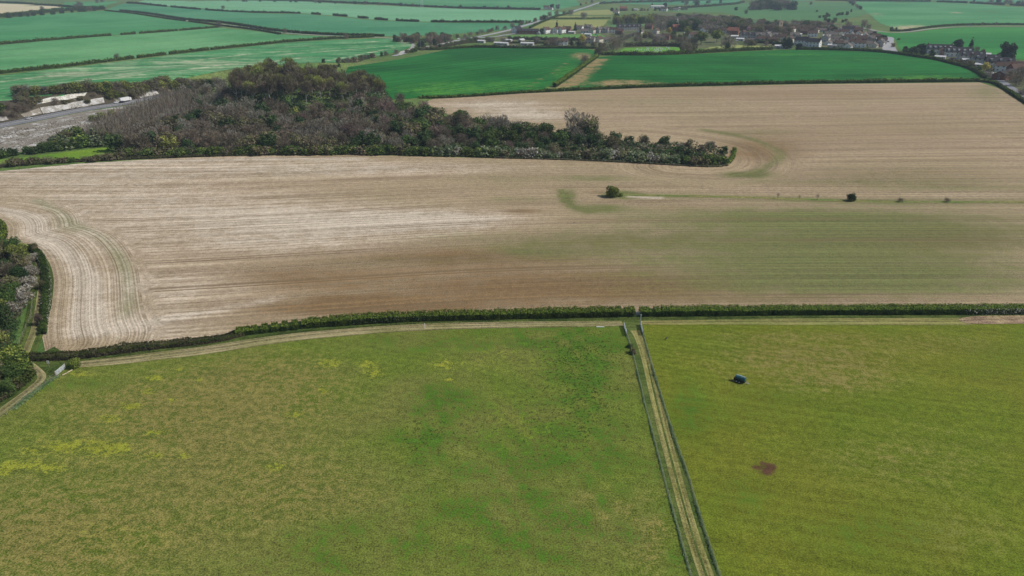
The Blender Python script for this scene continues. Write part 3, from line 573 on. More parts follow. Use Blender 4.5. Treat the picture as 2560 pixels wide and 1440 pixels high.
species('purple', 'purple_budded_tree', 11, 5.0, .7, 1500, 'twig', .19, 'purple', 3)
species('olive', 'budding_tree', 10.5, 5.0, .7, 1200, 'leaf', .55, 'olive', 3, mats=[LM['bare'], LM['olive']], mixf=lambda C: .25 + .6 * (C[:, 2] / 11) ** 2)
species('lime', 'budding_tree', 10.5, 4.8, .7, 800, 'leaf', .6, 'lime', 2, mats=[LM['olive'], LM['lime']], mixf=lambda C: .1 + .75 * (C[:, 2] / 11) ** 2)
species('green', 'leafy_tree', 9, 4.4, .5, 1200, 'leaf', .55, 'green', 3)
species('biggreen', 'leafy_tree', 16, 8.5, 1.5, 2200, 'leaf', .85, 'green', 2, tr=.5, mats=[LM['green'], LM['lime']], mixf=lambda C: .25 + .45 * (C[:, 2] / 16) ** 2)
species('ivy', 'ivy_clad_tree', 9, 3.6, .4, 850, 'leaf', .6, 'ivy', 3)
species('beech', 'tall_beech', 21, 6.8, 4, 2200, 'twig', .26, 'purple', 4, bark=BIRCH, tr=.34, lobes=18, mats=[LM['bare'], LM['olive']], mixf=lambda C: np.clip((C[:, 2] - 14) / 9, 0, .65))
species('beechy', 'tall_beech', 20, 6.5, 4, 2000, 'twig', .26, 'olive', 3, bark=BIRCH, tr=.34, lobes=18, mats=[LM['bare'], LM['lime']], mixf=lambda C: np.clip((C[:, 2] - 12) / 8, 0, .8))
species('conifer', 'conifer', 13, 3.3, .6, 1300, 'leaf', .55, 'dark', 2, conical=.85, lobes=18, tr=.25)
species('darkround', 'evergreen_tree', 13, 6.5, .6, 2200, 'leaf', .7, 'dark', 2, tr=.4)
species('poplar', 'poplar', 15, 2.0, .6, 900, 'leaf', .55, 'olive', 1, lobes=20)
species('gold', 'golden_tree', 10, 4.5, 1.2, 1000, 'leaf', .6, 'gold', 1)
species('pink', 'cherry_tree', 7, 3.2, 1.5, 700, 'leaf', .5, 'pink', 1)
species('bushg', 'shrub', 3.4, 2.6, .1, 900, 'leaf', .34, 'green', 3, tr=.08, cat='shrub', mats=[LM['green'], LM['lime']], mixf=lambda C: .06 + .24 * (C[:, 2] / 3.4) ** 2)
species('busho', 'shrub', 3.2, 2.5, .1, 560, 'leaf', .4, 'olive', 2, tr=.08, cat='shrub', mats=[LM['bare'], LM['olive']], mixf=lambda C: .3 + .5 * (C[:, 2] / 3.4))
species('bushw', 'blossoming_shrub', 3.8, 2.8, .1, 700, 'leaf', .36, 'white', 2, tr=.08, cat='shrub', mats=[LM['bare'], LM['white']], mixf=lambda C: .25 + .6 * (C[:, 2] / 3.8))
species('bushs', 'shrub', 3.4, 3.0, .1, 620, 'leaf', .4, 'grayleaf', 2, tr=.08, cat='shrub', mats=[LM['green'], LM['grayleaf']], mixf=lambda C: .2 + .7 * (C[:, 2] / 3.4))
species('bushb', 'bare_shrub', 3.4, 2.5, .1, 560, 'twig', .1, 'bare', 3, tr=.08, cat='shrub')
species('sapling', 'bare_sapling', 3.2, 1.0, .8, 120, 'twig', .06, 'grey', 1, tr=.06, cat='tree')
for a_, b_, c_ in (('bare', 'bare_tree', 'twig'), ('olive', 'budding_tree', 'leaf'), ('ivy', 'ivy_clad_tree', 'leaf'), ('green', 'leafy_tree', 'leaf')):
    species('n' + a_, b_, 7, 3.0, .5, 3600, c_, .085 if c_ == 'twig' else .24, a_, 3, tr=.14, lobes=22, mats=None if a_ != 'olive' else [LM['bare'], LM['olive']], mixf=lambda C: .25 + .6 * (C[:, 2] / 7) ** 2)
species('nbushg', 'shrub', 4, 2.6, .1, 3000, 'leaf', .2, 'green', 3, tr=.08, cat='shrub', lobes=20, mats=[LM['green'], LM['lime']], mixf=lambda C: .25 + .4 * (C[:, 2] / 4))
species('nlime', 'budding_tree', 6, 2.8, .5, 3200, 'leaf', .22, 'lime', 2, tr=.12, lobes=20, mats=[LM['olive'], LM['lime']], mixf=lambda C: .2 + .5 * (C[:, 2] / 6) ** 2)
species('ndark', 'evergreen_tree', 3.7, 2.1, .3, 3000, 'leaf', .17, 'ivy', 1, tr=.12, lobes=20)
species('nbushw', 'blossoming_shrub', 4, 2.4, .1, 3200, 'leaf', .17, 'white', 3, tr=.08, cat='shrub', lobes=22, mats=[LM['bare'], LM['white']], mixf=lambda C: .2 + .5 * (C[:, 2] / 4))
DESC = {'bare': 'bare brown tree', 'grey': 'pale grey bare tree', 'purple': 'purplish brown budding tree', 'olive': 'olive green budding tree', 'lime': 'bright yellow green tree',
 'green': 'mid green leafy tree', 'biggreen': 'large fresh green round tree', 'ivy': 'dark ivy clad tree', 'beech': 'tall grey brown beech with opening top', 'beechy': 'tall beech with yellow green crown', 'conifer': 'dark pointed conifer',
 'darkround': 'very dark round evergreen', 'poplar': 'slender upright poplar', 'gold': 'golden yellow tree', 'pink': 'pink blossoming cherry', 'bushg': 'bright green rounded shrub', 'busho': 'olive brown shrub', 'bushw': 'white blossoming blackthorn shrub', 'bushs': 'silvery green shrub', 'bushb': 'bare brown shrub', 'sapling': 'thin bare sapling'}
for a_ in ('bare', 'olive', 'ivy', 'green', 'bushg', 'bushw', 'lime'): DESC['n' + a_] = DESC[a_]
DESC['ndark'] = 'round dark green tree'
NTREE = 0
def tree_at(x, y, key, h=None, label=None, group=None, wide=1.0, sink=0.0):
    if label and len(label.replace('-', ' ').split()) > 16: print('LONG', label)
    global NTREE; NTREE += 1
    s = SPEC[key]; k = (h / s['h']) if h else random.uniform(.82, 1.18)
    e = bpy.data.objects.new(s['name'], None); COL.objects.link(e); e.empty_display_size = .1
    e.location = (x, y, hz(x, y) - sink); e.rotation_euler = (0, 0, random.uniform(0, 6.28)); e.scale = (k * wide, k * wide, k)
    cr, tr = random.choice(s['v'])
    link('crown', cr, None, e); link('trunk', tr, s['bark'], e)
    tag(e, label or DESC[key], s['cat'], group); return e
def tree(px, py, key, h=None, label=None, group=None, wide=1.0):
    x, y = gp(px, py); return tree_at(x, y, key, h, label, group, wide)
def scatter(pxpoly, n, dmin, seed=0):
    W = [gp(*p) for p in pxpoly]; rng = np.random.default_rng(seed); xs = [p[0] for p in W]; ys = [p[1] for p in W]; out = []
    C = np.column_stack([rng.uniform(min(xs), max(xs), n * 60), rng.uniform(min(ys), max(ys), n * 60)]); C = C[inpoly(C[:, 0], C[:, 1], W)]
    for c in C:
        if len(out) >= n: break
        if all((c[0] - o[0]) ** 2 + (c[1] - o[1]) ** 2 > dmin * dmin for o in out): out.append((float(c[0]), float(c[1])))
    return out
def pick(wts):
    r = random.random() * sum(w for _, w in wts)
    for k, w_ in wts:
        r -= w_
        if r <= 0: return k
    return wts[-1][0]
# ------------------------------------------------------------------ the long wood
WOOD = [(288, 388), (420, 384), (600, 382), (900, 380), (1100, 382), (1240, 388), (1500, 396), (1650, 404), (1745, 410), (1795, 408), (1814, 396), (1812, 380), (1780, 374), (1700, 368), (1600, 362), (1500, 352), (1420, 345), (1330, 338), (1240, 330), (1150, 318), (1090, 300), (1020, 282), (960, 268), (900, 272), (800, 285), (700, 290), (560, 285), (500, 296), (440, 316), (380, 336), (310, 356), (285, 372)]
def wood_zone(px, py):
    a = 'western' if px < 520 else 'left centre' if px < 800 else 'middle' if px < 1100 else 'right centre' if px < 1450 else 'eastern tip'
    b = 'front row' if py > 372 else 'middle rows' if py > 335 else 'upper rows'
    return a, b
wood_pts = scatter(WOOD, 300, 7.9, 3)
for x, y in wood_pts:
    px, py = proj(x, y, hz(x, y)); px = float(px); py = float(py)
    if px < 1000: wts = [('bare', 6), ('grey', 4), ('purple', .8), ('olive', 3), ('ivy', 3), ('lime', .4)]
    elif px < 1450: wts = [('bare', 3), ('grey', 1.5), ('purple', .6), ('olive', 2.4), ('ivy', 4), ('green', 3.4)]
    else: wts = [('bare', 2), ('grey', 1.5), ('olive', 2), ('ivy', 4), ('green', 2)]
    if py < 330 and px < 1000: wts = [('bare', 4), ('purple', 2), ('grey', 2), ('ivy', 4), ('olive', 1.5)]
    k = pick(wts); h = random.uniform(7.5, 11.5) * (1 if px < 1350 else .85 if px < 1500 else .66)
    if py > 372 and px > 1000: h *= .72
    za, zb = wood_zone(px, py)
    tree_at(x, y, k, h, '%s in the long wood, %s, %s' % (DESC[k], za, zb), 'trees of the long wood', wide=1.15)
# beech hill
for x, y in scatter([(590, 262), (700, 268), (850, 262), (955, 256), (948, 238), (900, 228), (830, 222), (760, 214), (700, 212), (640, 216), (590, 235)], 72, 6.2, 5):
    px, py = proj(x, y, hz(x, y)); k = pick([('beech', 5), ('beechy', 2)])
    side = 'left shoulder' if px < 670 else 'top' if px < 790 else 'right shoulder' if px < 880 else 'right hand end'
    tree_at(x, y, k, random.uniform(15, 19.5) if px < 790 else random.uniform(14, 17.5), '%s on the %s of the wooded knoll' % (DESC[k], side), 'beeches on the wooded knoll')
for i, (px, py, k, h, l) in enumerate([
    (1445, 349, 'grey', 17, 'tall bare many stemmed tree standing above the wood beside the olive round tree'), (1480, 350, 'olive', 15, 'tall round olive tree standing highest above the eastern wood'),
    (1246, 342, 'grey', 13, 'pale bare tree poking up behind the wood edge alone'), (1160, 318, 'ivy', 10, 'dark ivy clad tree on the skyline of the wood beside the upper stubble field'),
    (965, 300, 'purple', 14, 'purple brown bare tree right of the chalk scar'), (900, 272, 'purple', 12, 'wide purplish tree just above the chalk scar'), (1060, 290, 'purple', 11, 'purplish tree at the corner of the green field and wood'),
    (1000, 262, 'purple', 9, 'small purplish tree at the corner of the dark green field'), (1530, 375, 'olive', 9, 'brown olive tree in the eastern part of the wood'), (740, 300, 'lime', 9, 'lone lime green tree among bare trees below the knoll'), (860, 300, 'lime', 8, 'small lime green tree below the chalk scar')]):
    tree(px, py, k, h, l, 'trees of the long wood')
# foot of the wood: shrubs in a row
for i, px in enumerate(range(310, 1820, 17)):
    py = np.interp(px, [300, 600, 900, 1240, 1500, 1750, 1810], [392, 386, 384, 390, 398, 412, 410]) + random.uniform(-2, 1)
    if px < 1080: k = pick([('bushg', 5), ('busho', 2), ('bushb', .8), ('green', .4)])
    elif px < 1240: k = pick([('bushs', 3), ('bushg', 2), ('bushw', 1)])
    elif px < 1700: k = pick([('bushs', 4), ('bushw', 2.0), ('busho', 2), ('bushg', 1)])
    else: k = pick([('bushg', 2), ('ivy', 1), ('busho', 1.5)])
    zone = ['far left', 'left', 'below the knoll', 'right', 'near the tip'][min(4, int((px - 300) / 303))]
    tree(px + random.uniform(-6, 6), py, k, random.uniform(3.4, 5.4), '%s along the foot of the wood, %s' % (DESC[k], zone), 'shrubs along the foot of the wood', wide=1.3)
tree(1230, 392, 'bushg', 4.2, 'round bright green bush standing proud at the foot of the wood', wide=1.1)
def mass(name, pxpoly, n, hlo, hhi, size, mats, wts, seed, twig=False, asp=1.2, label=None, cat=None, world=None):
    W = world or [gp(*p) for p in pxpoly]; rng = np.random.default_rng(seed); xs = [p[0] for p in W]; ys = [p[1] for p in W]
    C = np.column_stack([rng.uniform(min(xs), max(xs), n * 6), rng.uniform(min(ys), max(ys), n * 6)]); C = C[inpoly(C[:, 0], C[:, 1], W)][:n]; n = len(C)
    hh = 0.5 + 0.5 * np.sin(C[:, 0] / 3.1 + 1.7 * np.sin(C[:, 1] / 4.3)) * np.sin(C[:, 1] / 2.7 + 1.3 * np.sin(C[:, 0] / 5.1)); Z = hgt(C[:, 0], C[:, 1])
    top = hlo + (hhi - hlo) * hh
    P = np.column_stack([C, Z + top * rng.uniform(.25, 1, n) ** .5])
    if twig:
        up = rng.normal(size=(n, 3)) * .18 + np.array([0, 0, 1]); N = np.cross(up, rand_unit(n, rng)); N /= np.linalg.norm(N, axis=1)[:, None]; P[:, 2] = Z + top * .5
        V = quads_from(P, N, size * rng.uniform(.6, 1.3, n), asp, rng, up)
    else:
        N = rand_unit(n, rng); N[:, 2] = np.abs(N[:, 2]) + .2; N /= np.linalg.norm(N, axis=1)[:, None]; V = quads_from(P, N, size * rng.uniform(.5, 1.4, n), asp, rng)
    me = qmesh(name, V, np.arange(len(V)).reshape(-1, 4))
    for m_ in mats: me.materials.append(m_)
    cell = np.abs(np.sin(np.floor(C[:, 0] / 4.5) * 12.98 + np.floor(C[:, 1] / 4.5) * 78.2) * 43758.5) % 1
    cw = np.cumsum(wts) / sum(wts); idx = np.searchsorted(cw, np.clip(cell * .7 + rng.uniform(0, .3, n), 0, .999)); me.polygons.foreach_set('material_index', idx.astype(np.int32))
    o = link(name, me); tag(o, label, cat, kind='stuff'); return o
UND = [LM['bramble'], LM['ivy'], LM['bare'], LM['dark']]  # dark mix paints the shade in the gaps between crowns
mass('undergrowth', WOOD, 46000, 1.0, 4.2, .7, UND, [4, 3, 2, 2], 11, label='dense brown and ivy green undergrowth filling the long wood', cat='undergrowth')
mass('undergrowth', [(285, 392), (560, 388), (560, 240), (600, 205), (700, 195), (900, 200), (960, 232), (985, 262), (960, 275), (700, 300), (500, 300), (400, 335), (300, 362)], 36000, 1, 3.8, .75, UND, [4, 2.5, 2, 2], 12, label='scrub and saplings under the beeches on the knoll', cat='undergrowth')
# trees behind and left of the knoll
for x, y in scatter([(380, 225), (470, 222), (580, 225), (600, 262), (560, 300), (500, 300), (420, 330), (360, 345), (300, 366), (330, 330), (480, 290), (480, 250)], 40, 7.5, 8):
    k = pick([('bare', 3), ('grey', 4), ('purple', 1), ('ivy', 1.6), ('olive', 1)]); px, py = proj(x, y, hz(x, y))
    tree_at(x, y, k, random.uniform(6, 9), '%s between the sapling stand and the knoll, %s' % (DESC[k], 'high up the slope' if py < 262 else 'part way down' if py < 310 else 'at the lower edge'), 'trees left of the knoll', wide=1.15)
mass('sapling_stand', [(205, 352), (250, 318), (320, 285), (400, 258), (470, 240), (500, 262), (500, 292), (440, 318), (380, 338), (300, 356)], 5200, 5, 8.5, .16, [LM['grey'], LM['bare'], LM['purple']], [4, 4, 1.4], 13, True, 55, 'close stand of thin upright bare saplings on the motorway bank', 'saplings')
mass('undergrowth', [(180, 362), (250, 318), (320, 285), (400, 260), (490, 240), (500, 292), (440, 320), (380, 340), (300, 362)], 6500, .8, 3.2, .9, [LM['bare'], LM['grey'], LM['olive']], [4, 4, .7], 14, label='low brown scrub at the foot of the sapling stand', cat='undergrowth')
mass('scrub', [(-60, 398), (0, 330), (120, 308), (230, 290), (330, 275), (250, 318), (170, 366), (60, 388)], 2400, .1, .6, .4, [LM['bare'], LM['grey'], LM['olive']], [4, 5, .8], 15, label='patchy low brown scrub over the pale chalk slope', cat='scrub')
# hedge-like belt above the small meadow
def belt(line, n, keys, h0, h1, label, group, jit=3.0, wide=1.2, seed=1):
    W = smooth_pl([gp(*p) for p in line], 2); L = np.array(W); s = np.concatenate([[0], np.cumsum(np.hypot(*np.diff(L, axis=0).T))]); rnd = random.Random(seed)
    for i in range(n):
        t = (i + rnd.uniform(.15, .85)) / n; x = float(np.interp(t * s[-1], s, L[:, 0])) + rnd.uniform(-jit, jit); y = float(np.interp(t * s[-1], s, L[:, 1])) + rnd.uniform(-jit, jit)
        k = pick(keys); lab = label if '%s' not in label else label % DESC[k]
        if n > 5: lab += [', far left', ', left', ', centre', ', right', ', far right'][min(4, int(t * 5))]
        tree_at(x, y, k, rnd.uniform(h0, h1), lab, group, wide)
belt([(-80, 408), (0, 392), (120, 378), (240, 364), (300, 358)], 26, [('bushg', 2), ('ivy', 2), ('green', 1.6), ('bushs', 1)], 3.5, 6.5, '%s in the belt above the small meadow', 'belt above the small meadow', 2.5, 1.3)
belt([(130, 362), (180, 352), (230, 345), (280, 350)], 8, [('grayleaf' if False else 'bushs', 3), ('olive', 2), ('bushg', 1)], 5, 7.5, '%s on the slope above the meadow belt', 'belt above the small meadow', 2.5, 1.3)
belt([(0, 418), (120, 407), (240, 402), (300, 396)], 14, [('bushg', 1.2), ('busho', 2), ('bushb', 1)], 2.5, 4.2, '%s between the small meadow and the stubble field', 'shrubs below the small meadow', 1.5, 1.3)
belt([(215, 305), (262, 300), (300, 292)], 4, [('lime', 1)], 4, 6, 'fresh lime green tree beside the motorway slope', 'lime trees by the motorway', 3)
# row north of the cutting
belt([(36, 240), (120, 236), (260, 231), (380, 222), (450, 216), (560, 214)], 66, [('lime', 3), ('olive', 4), ('grey', 1.2), ('bare', .6)], 6, 8.5, '%s in the row above the motorway cutting', 'tree row above the cutting', 2, 1.35)
belt([(262, 246), (290, 243), (330, 238), (345, 232)], 14, [('olive', 2), ('grey', 1.5), ('white' if False else 'bare', 1), ('ivy', 1), ('lime', 1.5)], 5, 8, '%s on the cutting side behind the white lorry', 'trees on the cutting side', 4)
belt([(-60, 296), (0, 278), (40, 272), (84, 254)], 20, [('bare', 3), ('olive', 3), ('bushg', 1), ('purple', 1)], 4, 6.5, '%s on the cutting side left of the chalk face', 'trees on the cutting side', 6)
belt([(60, 268), (140, 254), (230, 243)], 12, [('bushb', 3), ('busho', 1)], 2.5, 4, '%s on the upper cutting bank', 'scrub on the cutting bank', 3)
belt([(440, 222), (500, 218), (560, 214)], 8, [('grey', 2), ('bushw', 1), ('lime', 1.4)], 5, 8, '%s beside the row just left of the knoll', 'tree row above the cutting', 3)
# ------------------------------------------------------------------ hedges
def hedge(line, h, wd, dens, leaf, label, mats=('hedge', 'hedgetop'), toplim=.72, gaps=(), lumps=.25, seed=1, core=True, topshare=.8, whites=None, wildness=.12, world=False, name='hedge', cat='hedge'):
    rng = np.random.default_rng(seed); W = list(line) if world else smooth_pl([gp(*p) for p in line], 2); W = resample(W, 1.5); A = np.array(W); n0 = len(A)
    s = np.concatenate([[0], np.cumsum(np.hypot(*np.diff(A, axis=0).T))]); T = np.gradient(A, axis=0); T /= np.maximum(np.hypot(T[:, 0], T[:, 1])[:, None], 1e-6); NN = np.column_stack([-T[:, 1], T[:, 0]])
    hs = np.interp(np.linspace(0, 1, n0), np.linspace(0, 1, len(h)), h) if isinstance(h, (list, tuple)) else np.full(n0, float(h))
    lum = sum(np.sin(s / p + q) for p, q in ((2.3, seed), (3.9, 2 * seed), (1.1, 3 * seed), (9.0, seed + 1))) / 4
    hs = hs * (1 + lumps * lum + rng.normal(size=n0) * .04)
    ok = np.ones(n0, bool)
    for a, b in gaps: ok &= ~((s / s[-1] > a) & (s / s[-1] < b))
    n = int(dens * s[-1]); i = rng.integers(0, n0, n); i = i[ok[i]]; n = len(i)
    th = rng.uniform(-.15, math.pi + .15, n)            # superelliptic cross-section
    ex = np.sign(np.cos(th)) * np.abs(np.cos(th)) ** .55; ez = np.abs(np.sin(th)) ** .5 * np.sign(np.sin(th))
    rr = 1 + rng.normal(size=n) * wildness; u = ex * wd / 2 * rr * (1 + .2 * lum[i]); z = np.clip(ez, 0, None) * hs[i] * rr
    low = rng.uniform(size=n) < .35; z = np.where(low, hs[i] * rng.uniform(.05, .95, n), z); u = np.where(low, np.sign(u) * wd / 2 * rng.uniform(.85, 1.1, n), u)
    P2 = A[i] + NN[i] * u[:, None] + T[i] * rng.uniform(-.8, .8, n)[:, None]; Z = hgt(P2[:, 0], P2[:, 1])
    P = np.column_stack([P2, Z + z]); N = np.column_stack([NN[i] * np.sign(u)[:, None] * .7, np.full(n, .5)]) + rng.normal(size=(n, 3)) * .5; N /= np.linalg.norm(N, axis=1)[:, None]
    V = quads_from(P, N, leaf * rng.uniform(.6, 1.4, n), 1.25, rng); Q = np.arange(len(V)).reshape(-1, 4)
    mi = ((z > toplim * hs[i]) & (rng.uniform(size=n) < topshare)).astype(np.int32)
    if whites is not None: mi = np.where((rng.uniform(size=n) < np.interp(s[i] / s[-1], whites[0], whites[1])) & (z < hs[i] * .9), 2, mi)
    if core:
        cv = []; q = []; k = 0
        zc = hgt(A[:, 0], A[:, 1])
        for j in range(n0 - 1):
            if not (ok[j] and ok[j + 1]): continue
            for jj in (j, j + 1):
                for uu, zz in ((-.42, -.3), (-.40, .72), (.0, .88), (.40, .72), (.42, -.3)):
                    p = A[jj] + NN[jj] * uu * wd; cv.append((p[0], p[1], zc[jj] + (zz * hs[jj] if zz > 0 else zz)))
            for m_ in range(4): q.append((k + m_, k + m_ + 1, k + 6 + m_, k + 5 + m_))
            k += 10
        if cv: q = np.array(q) + len(V); V = np.concatenate([V, np.array(cv)]); Q = np.concatenate([Q, q]); mi = np.concatenate([mi, np.zeros(len(q), np.int32)])
    me = qmesh(name, V, Q)
    for m_ in mats: me.materials.append(LM[m_])
    me.polygons.foreach_set('material_index', mi.astype(np.int32))
    if len(label.replace('-', ' ').split()) > 16: print('LONG', label)
    o = link(name, me); tag(o, label, cat); return o
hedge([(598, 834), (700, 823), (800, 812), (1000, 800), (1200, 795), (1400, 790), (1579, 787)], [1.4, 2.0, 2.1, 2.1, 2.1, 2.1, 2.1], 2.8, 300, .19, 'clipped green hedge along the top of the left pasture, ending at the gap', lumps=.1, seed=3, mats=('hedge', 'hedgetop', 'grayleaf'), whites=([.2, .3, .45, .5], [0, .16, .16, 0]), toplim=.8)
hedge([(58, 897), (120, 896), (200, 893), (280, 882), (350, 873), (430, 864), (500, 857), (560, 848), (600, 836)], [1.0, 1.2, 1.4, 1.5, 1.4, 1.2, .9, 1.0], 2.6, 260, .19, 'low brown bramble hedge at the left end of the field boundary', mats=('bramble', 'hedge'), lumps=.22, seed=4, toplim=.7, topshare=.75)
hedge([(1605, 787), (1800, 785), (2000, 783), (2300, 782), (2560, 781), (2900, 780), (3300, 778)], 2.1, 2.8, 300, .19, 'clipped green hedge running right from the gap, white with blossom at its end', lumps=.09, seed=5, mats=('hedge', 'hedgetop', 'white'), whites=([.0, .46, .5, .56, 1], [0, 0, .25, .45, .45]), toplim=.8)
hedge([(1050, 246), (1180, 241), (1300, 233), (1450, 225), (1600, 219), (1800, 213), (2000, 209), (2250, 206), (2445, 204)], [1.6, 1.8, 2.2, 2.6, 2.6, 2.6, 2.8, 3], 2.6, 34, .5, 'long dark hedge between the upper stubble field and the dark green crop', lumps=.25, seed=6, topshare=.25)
hedge([(1386, 218), (1405, 205), (1425, 192), (1450, 174), (1475, 156), (1493, 143)], 3.2, 3.0, 40, .5, 'lumpy green hedge running diagonally between the two dark green crops', lumps=.35, seed=7)
hedge([(1040, 124), (1090, 126), (1180, 118), (1300, 121), (1400, 121), (1492, 122)], 3, 3, 26, .6, 'dark hedge along the back of the left dark green crop', lumps=.3, seed=8, topshare=.2)
hedge([(1503, 138), (1620, 139), (1700, 136), (1800, 130), (1860, 127), (1930, 124)], 4, 3.5, 28, .6, 'dark hedge below the cemetery and dry meadow', lumps=.35, seed=9, topshare=.2)
hedge([(1990, 124), (2080, 125), (2200, 129), (2330, 148), (2345, 151)], 3, 3, 26, .6, 'dark hedge behind the white houses and across the road end', lumps=.2, seed=10, topshare=.15)
hedge([(-300, 219), (0, 184), (120, 172), (250, 157), (380, 141), (500, 127), (620, 115), (700, 107)], 3, 3, 20, .7, 'second hedge up on the left, between the striped and mid green crops', lumps=.3, seed=11, gaps=((.60, .612), (.50, .51), (.75, .756), (.42, .425)), topshare=.3)
hedge([(700, 107), (780, 101), (860, 96), (935, 93)], 3.4, 3, 20, .7, 'hedge continuing to the lane above the striped crop', lumps=.25, seed=12, topshare=.3)
hedge([(-300, 147), (0, 111), (120, 102), (240, 92), (330, 86), (420, 79), (545, 69)], 3.2, 3, 16, .8, 'third hedge up on the left below the dark teal crop', lumps=.3, seed=13, gaps=((.62, .65), (.70, .715), (.85, .858)), topshare=.2)
hedge([(300, 27), (400, 38), (500, 52), (600, 63), (680, 76), (760, 84), (830, 88), (960, 91)], 3.2, 4, 14, .9, 'dark hedge along the far side of the winding lane', lumps=.2, seed=14, topshare=.1)
hedge([(262, 27), (340, 35), (440, 49), (540, 64), (640, 74), (700, 86)], 2.4, 3, 14, .9, 'lower hedge along the near side of the winding lane', lumps=.3, seed=15, gaps=((.5, .53),), topshare=.1)
hedge([(318, 8), (400, 15), (480, 23), (560, 29), (640, 32), (760, 33), (850, 40), (920, 47), (1000, 53), (1100, 56), (1200, 56), (1310, 57)], 3.6, 4, 11, 1.1, 'broken dotted hedge across the far pale fields', lumps=.5, seed=16, gaps=((.2, .22), (.33, .345), (.52, .55), (.58, .63), (.68, .72), (.75, .77), (.8, .82), (.86, .88)), topshare=.1)
hedge([(560, 0), (700, 2), (800, 5), (900, 9), (1000, 14), (1100, 19), (1200, 22), (1350, 25)], 5, 5, 9, 1.5, 'far dark tree hedge near the top of the view', lumps=.35, seed=17, topshare=0)
hedge([(-300, 60), (0, 44), (60, 39), (110, 32), (180, 26), (262, 24)], 7, 8, 12, 1.4, 'dark overgrown hedge below the cream field', lumps=.5, seed=18, topshare=0)
hedge([(0, 7), (80, 10), (160, 18), (215, 19), (262, 22)], 4, 5, 10, 1.5, 'dark hedge right of the cream field', lumps=.3, seed=19, topshare=0)
hedge([(2225, 78), (2262, 79), (2330, 68), (2420, 62), (2560, 62), (2900, 63)], 3, 3, 16, .8, 'dark hedge along the pale lane on the right', lumps=.2, seed=20, topshare=0)
hedge([(2040, 1), (2150, 3), (2300, 4), (2420, 8), (2560, 15), (2800, 24)], 5, 6, 9, 1.5, 'far dark hedge along the top right field', lumps=.4, seed=21, gaps=((.38, .4), (.5, .51), (.62, .64)), topshare=0)
hedge([(2440, 204), (2480, 207), (2500, 216), (2530, 236), (2570, 262), (2650, 310)], 2.1, 2.4, 32, .5, 'green hedge curving down beside the street at the right', lumps=.25, seed=22, topshare=.35)
hedge([(2345, 151), (2380, 160), (2420, 170), (2445, 182), (2462, 196)], 2.6, 3, 30, .5, 'hedge between the dark green crop and the gardens on the right', lumps=.25, seed=23, topshare=.2)
hedge([(-300, 448), (0, 417), (120, 408), (300, 398), (600, 388), (800, 386), (1000, 386), (1080, 388), (1240, 393)], 1.1, 2.6, 36, .4, 'low brown bramble strip along the top edge of the pale stubble', mats=('bramble', 'hedge'), lumps=.35, seed=24, topshare=.3)
hedge([(1240, 395), (1400, 399), (1500, 403), (1600, 408), (1700, 414), (1780, 418), (1815, 414)], .7, 1.8, 30, .35, 'thin bramble strip under the silvery shrubs at the foot of the wood', mats=('bramble', 'grayleaf'), lumps=.5, seed=25, topshare=.5)
hedge([(1836, 376), (1834, 392), (1822, 408)], 1.4, 1.8, 40, .35, 'short hedge wrapping round the eastern tip of the wood', lumps=.3, seed=26)
hedge([(70, 622), (92, 630), (108, 655), (117, 690), (119, 730), (116, 760), (110, 800), (106, 835)], [1.2, 1.8, 1.8, 1.7, 1.7, 1.4, 1.0], 2.0, 240, .18, 'narrow hedge between the sunken track and the stubble headland on the left', mats=('hedge', 'hedge', 'white'), whites=([0, .2, .8, 1], [.1, .25, .3, .1]), lumps=.3, seed=27)
hedge([(-60, 545), (0, 560), (6, 575), (4, 595), (-4, 612)], 1.6, 3, 90, .3, 'green hedge corner cut by the left edge of the picture', lumps=.3, seed=28)
hedge([(1640, 24), (1720, 20), (1800, 15), (1860, 6)], 5, 5, 14, 1.2, 'far tree lined hedge above the village park', lumps=.5, seed=29, topshare=0)
hedge([(1500, 10), (1600, 6), (1700, 3), (1850, -1)], 5, 6, 10, 1.5, 'far dark hedge behind the village', lumps=.5, seed=30, topshare=0)
hedge([(1375, 47), (1450, 47), (1525, 46)], 2, 2.5, 16, .8, 'thin hedge between the pale paddocks', lumps=.2, seed=31, topshare=0)
hedge([(1325, 71), (1345, 61), (1375, 49), (1395, 41), (1430, 30)], 3, 3, 16, .8, 'hedge along the main road above the paddocks', lumps=.4, seed=32, topshare=0)
hedge([(1270, 98), (1340, 100), (1400, 102), (1500, 101)], 4, 4, 18, .8, 'hedge of grey shrubs behind the allotments', mats=('bramble', 'hedge'), lumps=.5, seed=33, topshare=.3)
hedge([(1240, 110), (1300, 108), (1370, 109), (1400, 110)], 2.5, 2.5, 20, .7, 'dark clipped hedge among the allotments', lumps=.1, seed=34, topshare=0)
hedge([(1560, 117), (1620, 115), (1700, 116), (1740, 122)], 5, 5, 22, .7, 'grey green belt of bushes behind the cemetery', mats=('bramble', 'hedge'), lumps=.35, seed=35, topshare=.5)
hedge([(1880, 107), (1940, 110), (1980, 114)], 4, 4, 20, .7, 'dark bushy hedge in front of the dark roofed terrace', lumps=.4, seed=36, topshare=.2)
hedge([(2060, 84), (2120, 84), (2180, 88), (2215, 94)], 2.6, 2.5, 20, .7, 'dark clipped hedge between rows of houses', lumps=.1, seed=37, topshare=0)
hedge([(1100, 120), (1140, 112), (1180, 106), (1230, 104)], 3, 4, 22, .7, 'scrubby hedge beside the main road', mats=('bramble', 'hedge'), lumps=.5, seed=38, topshare=.5)
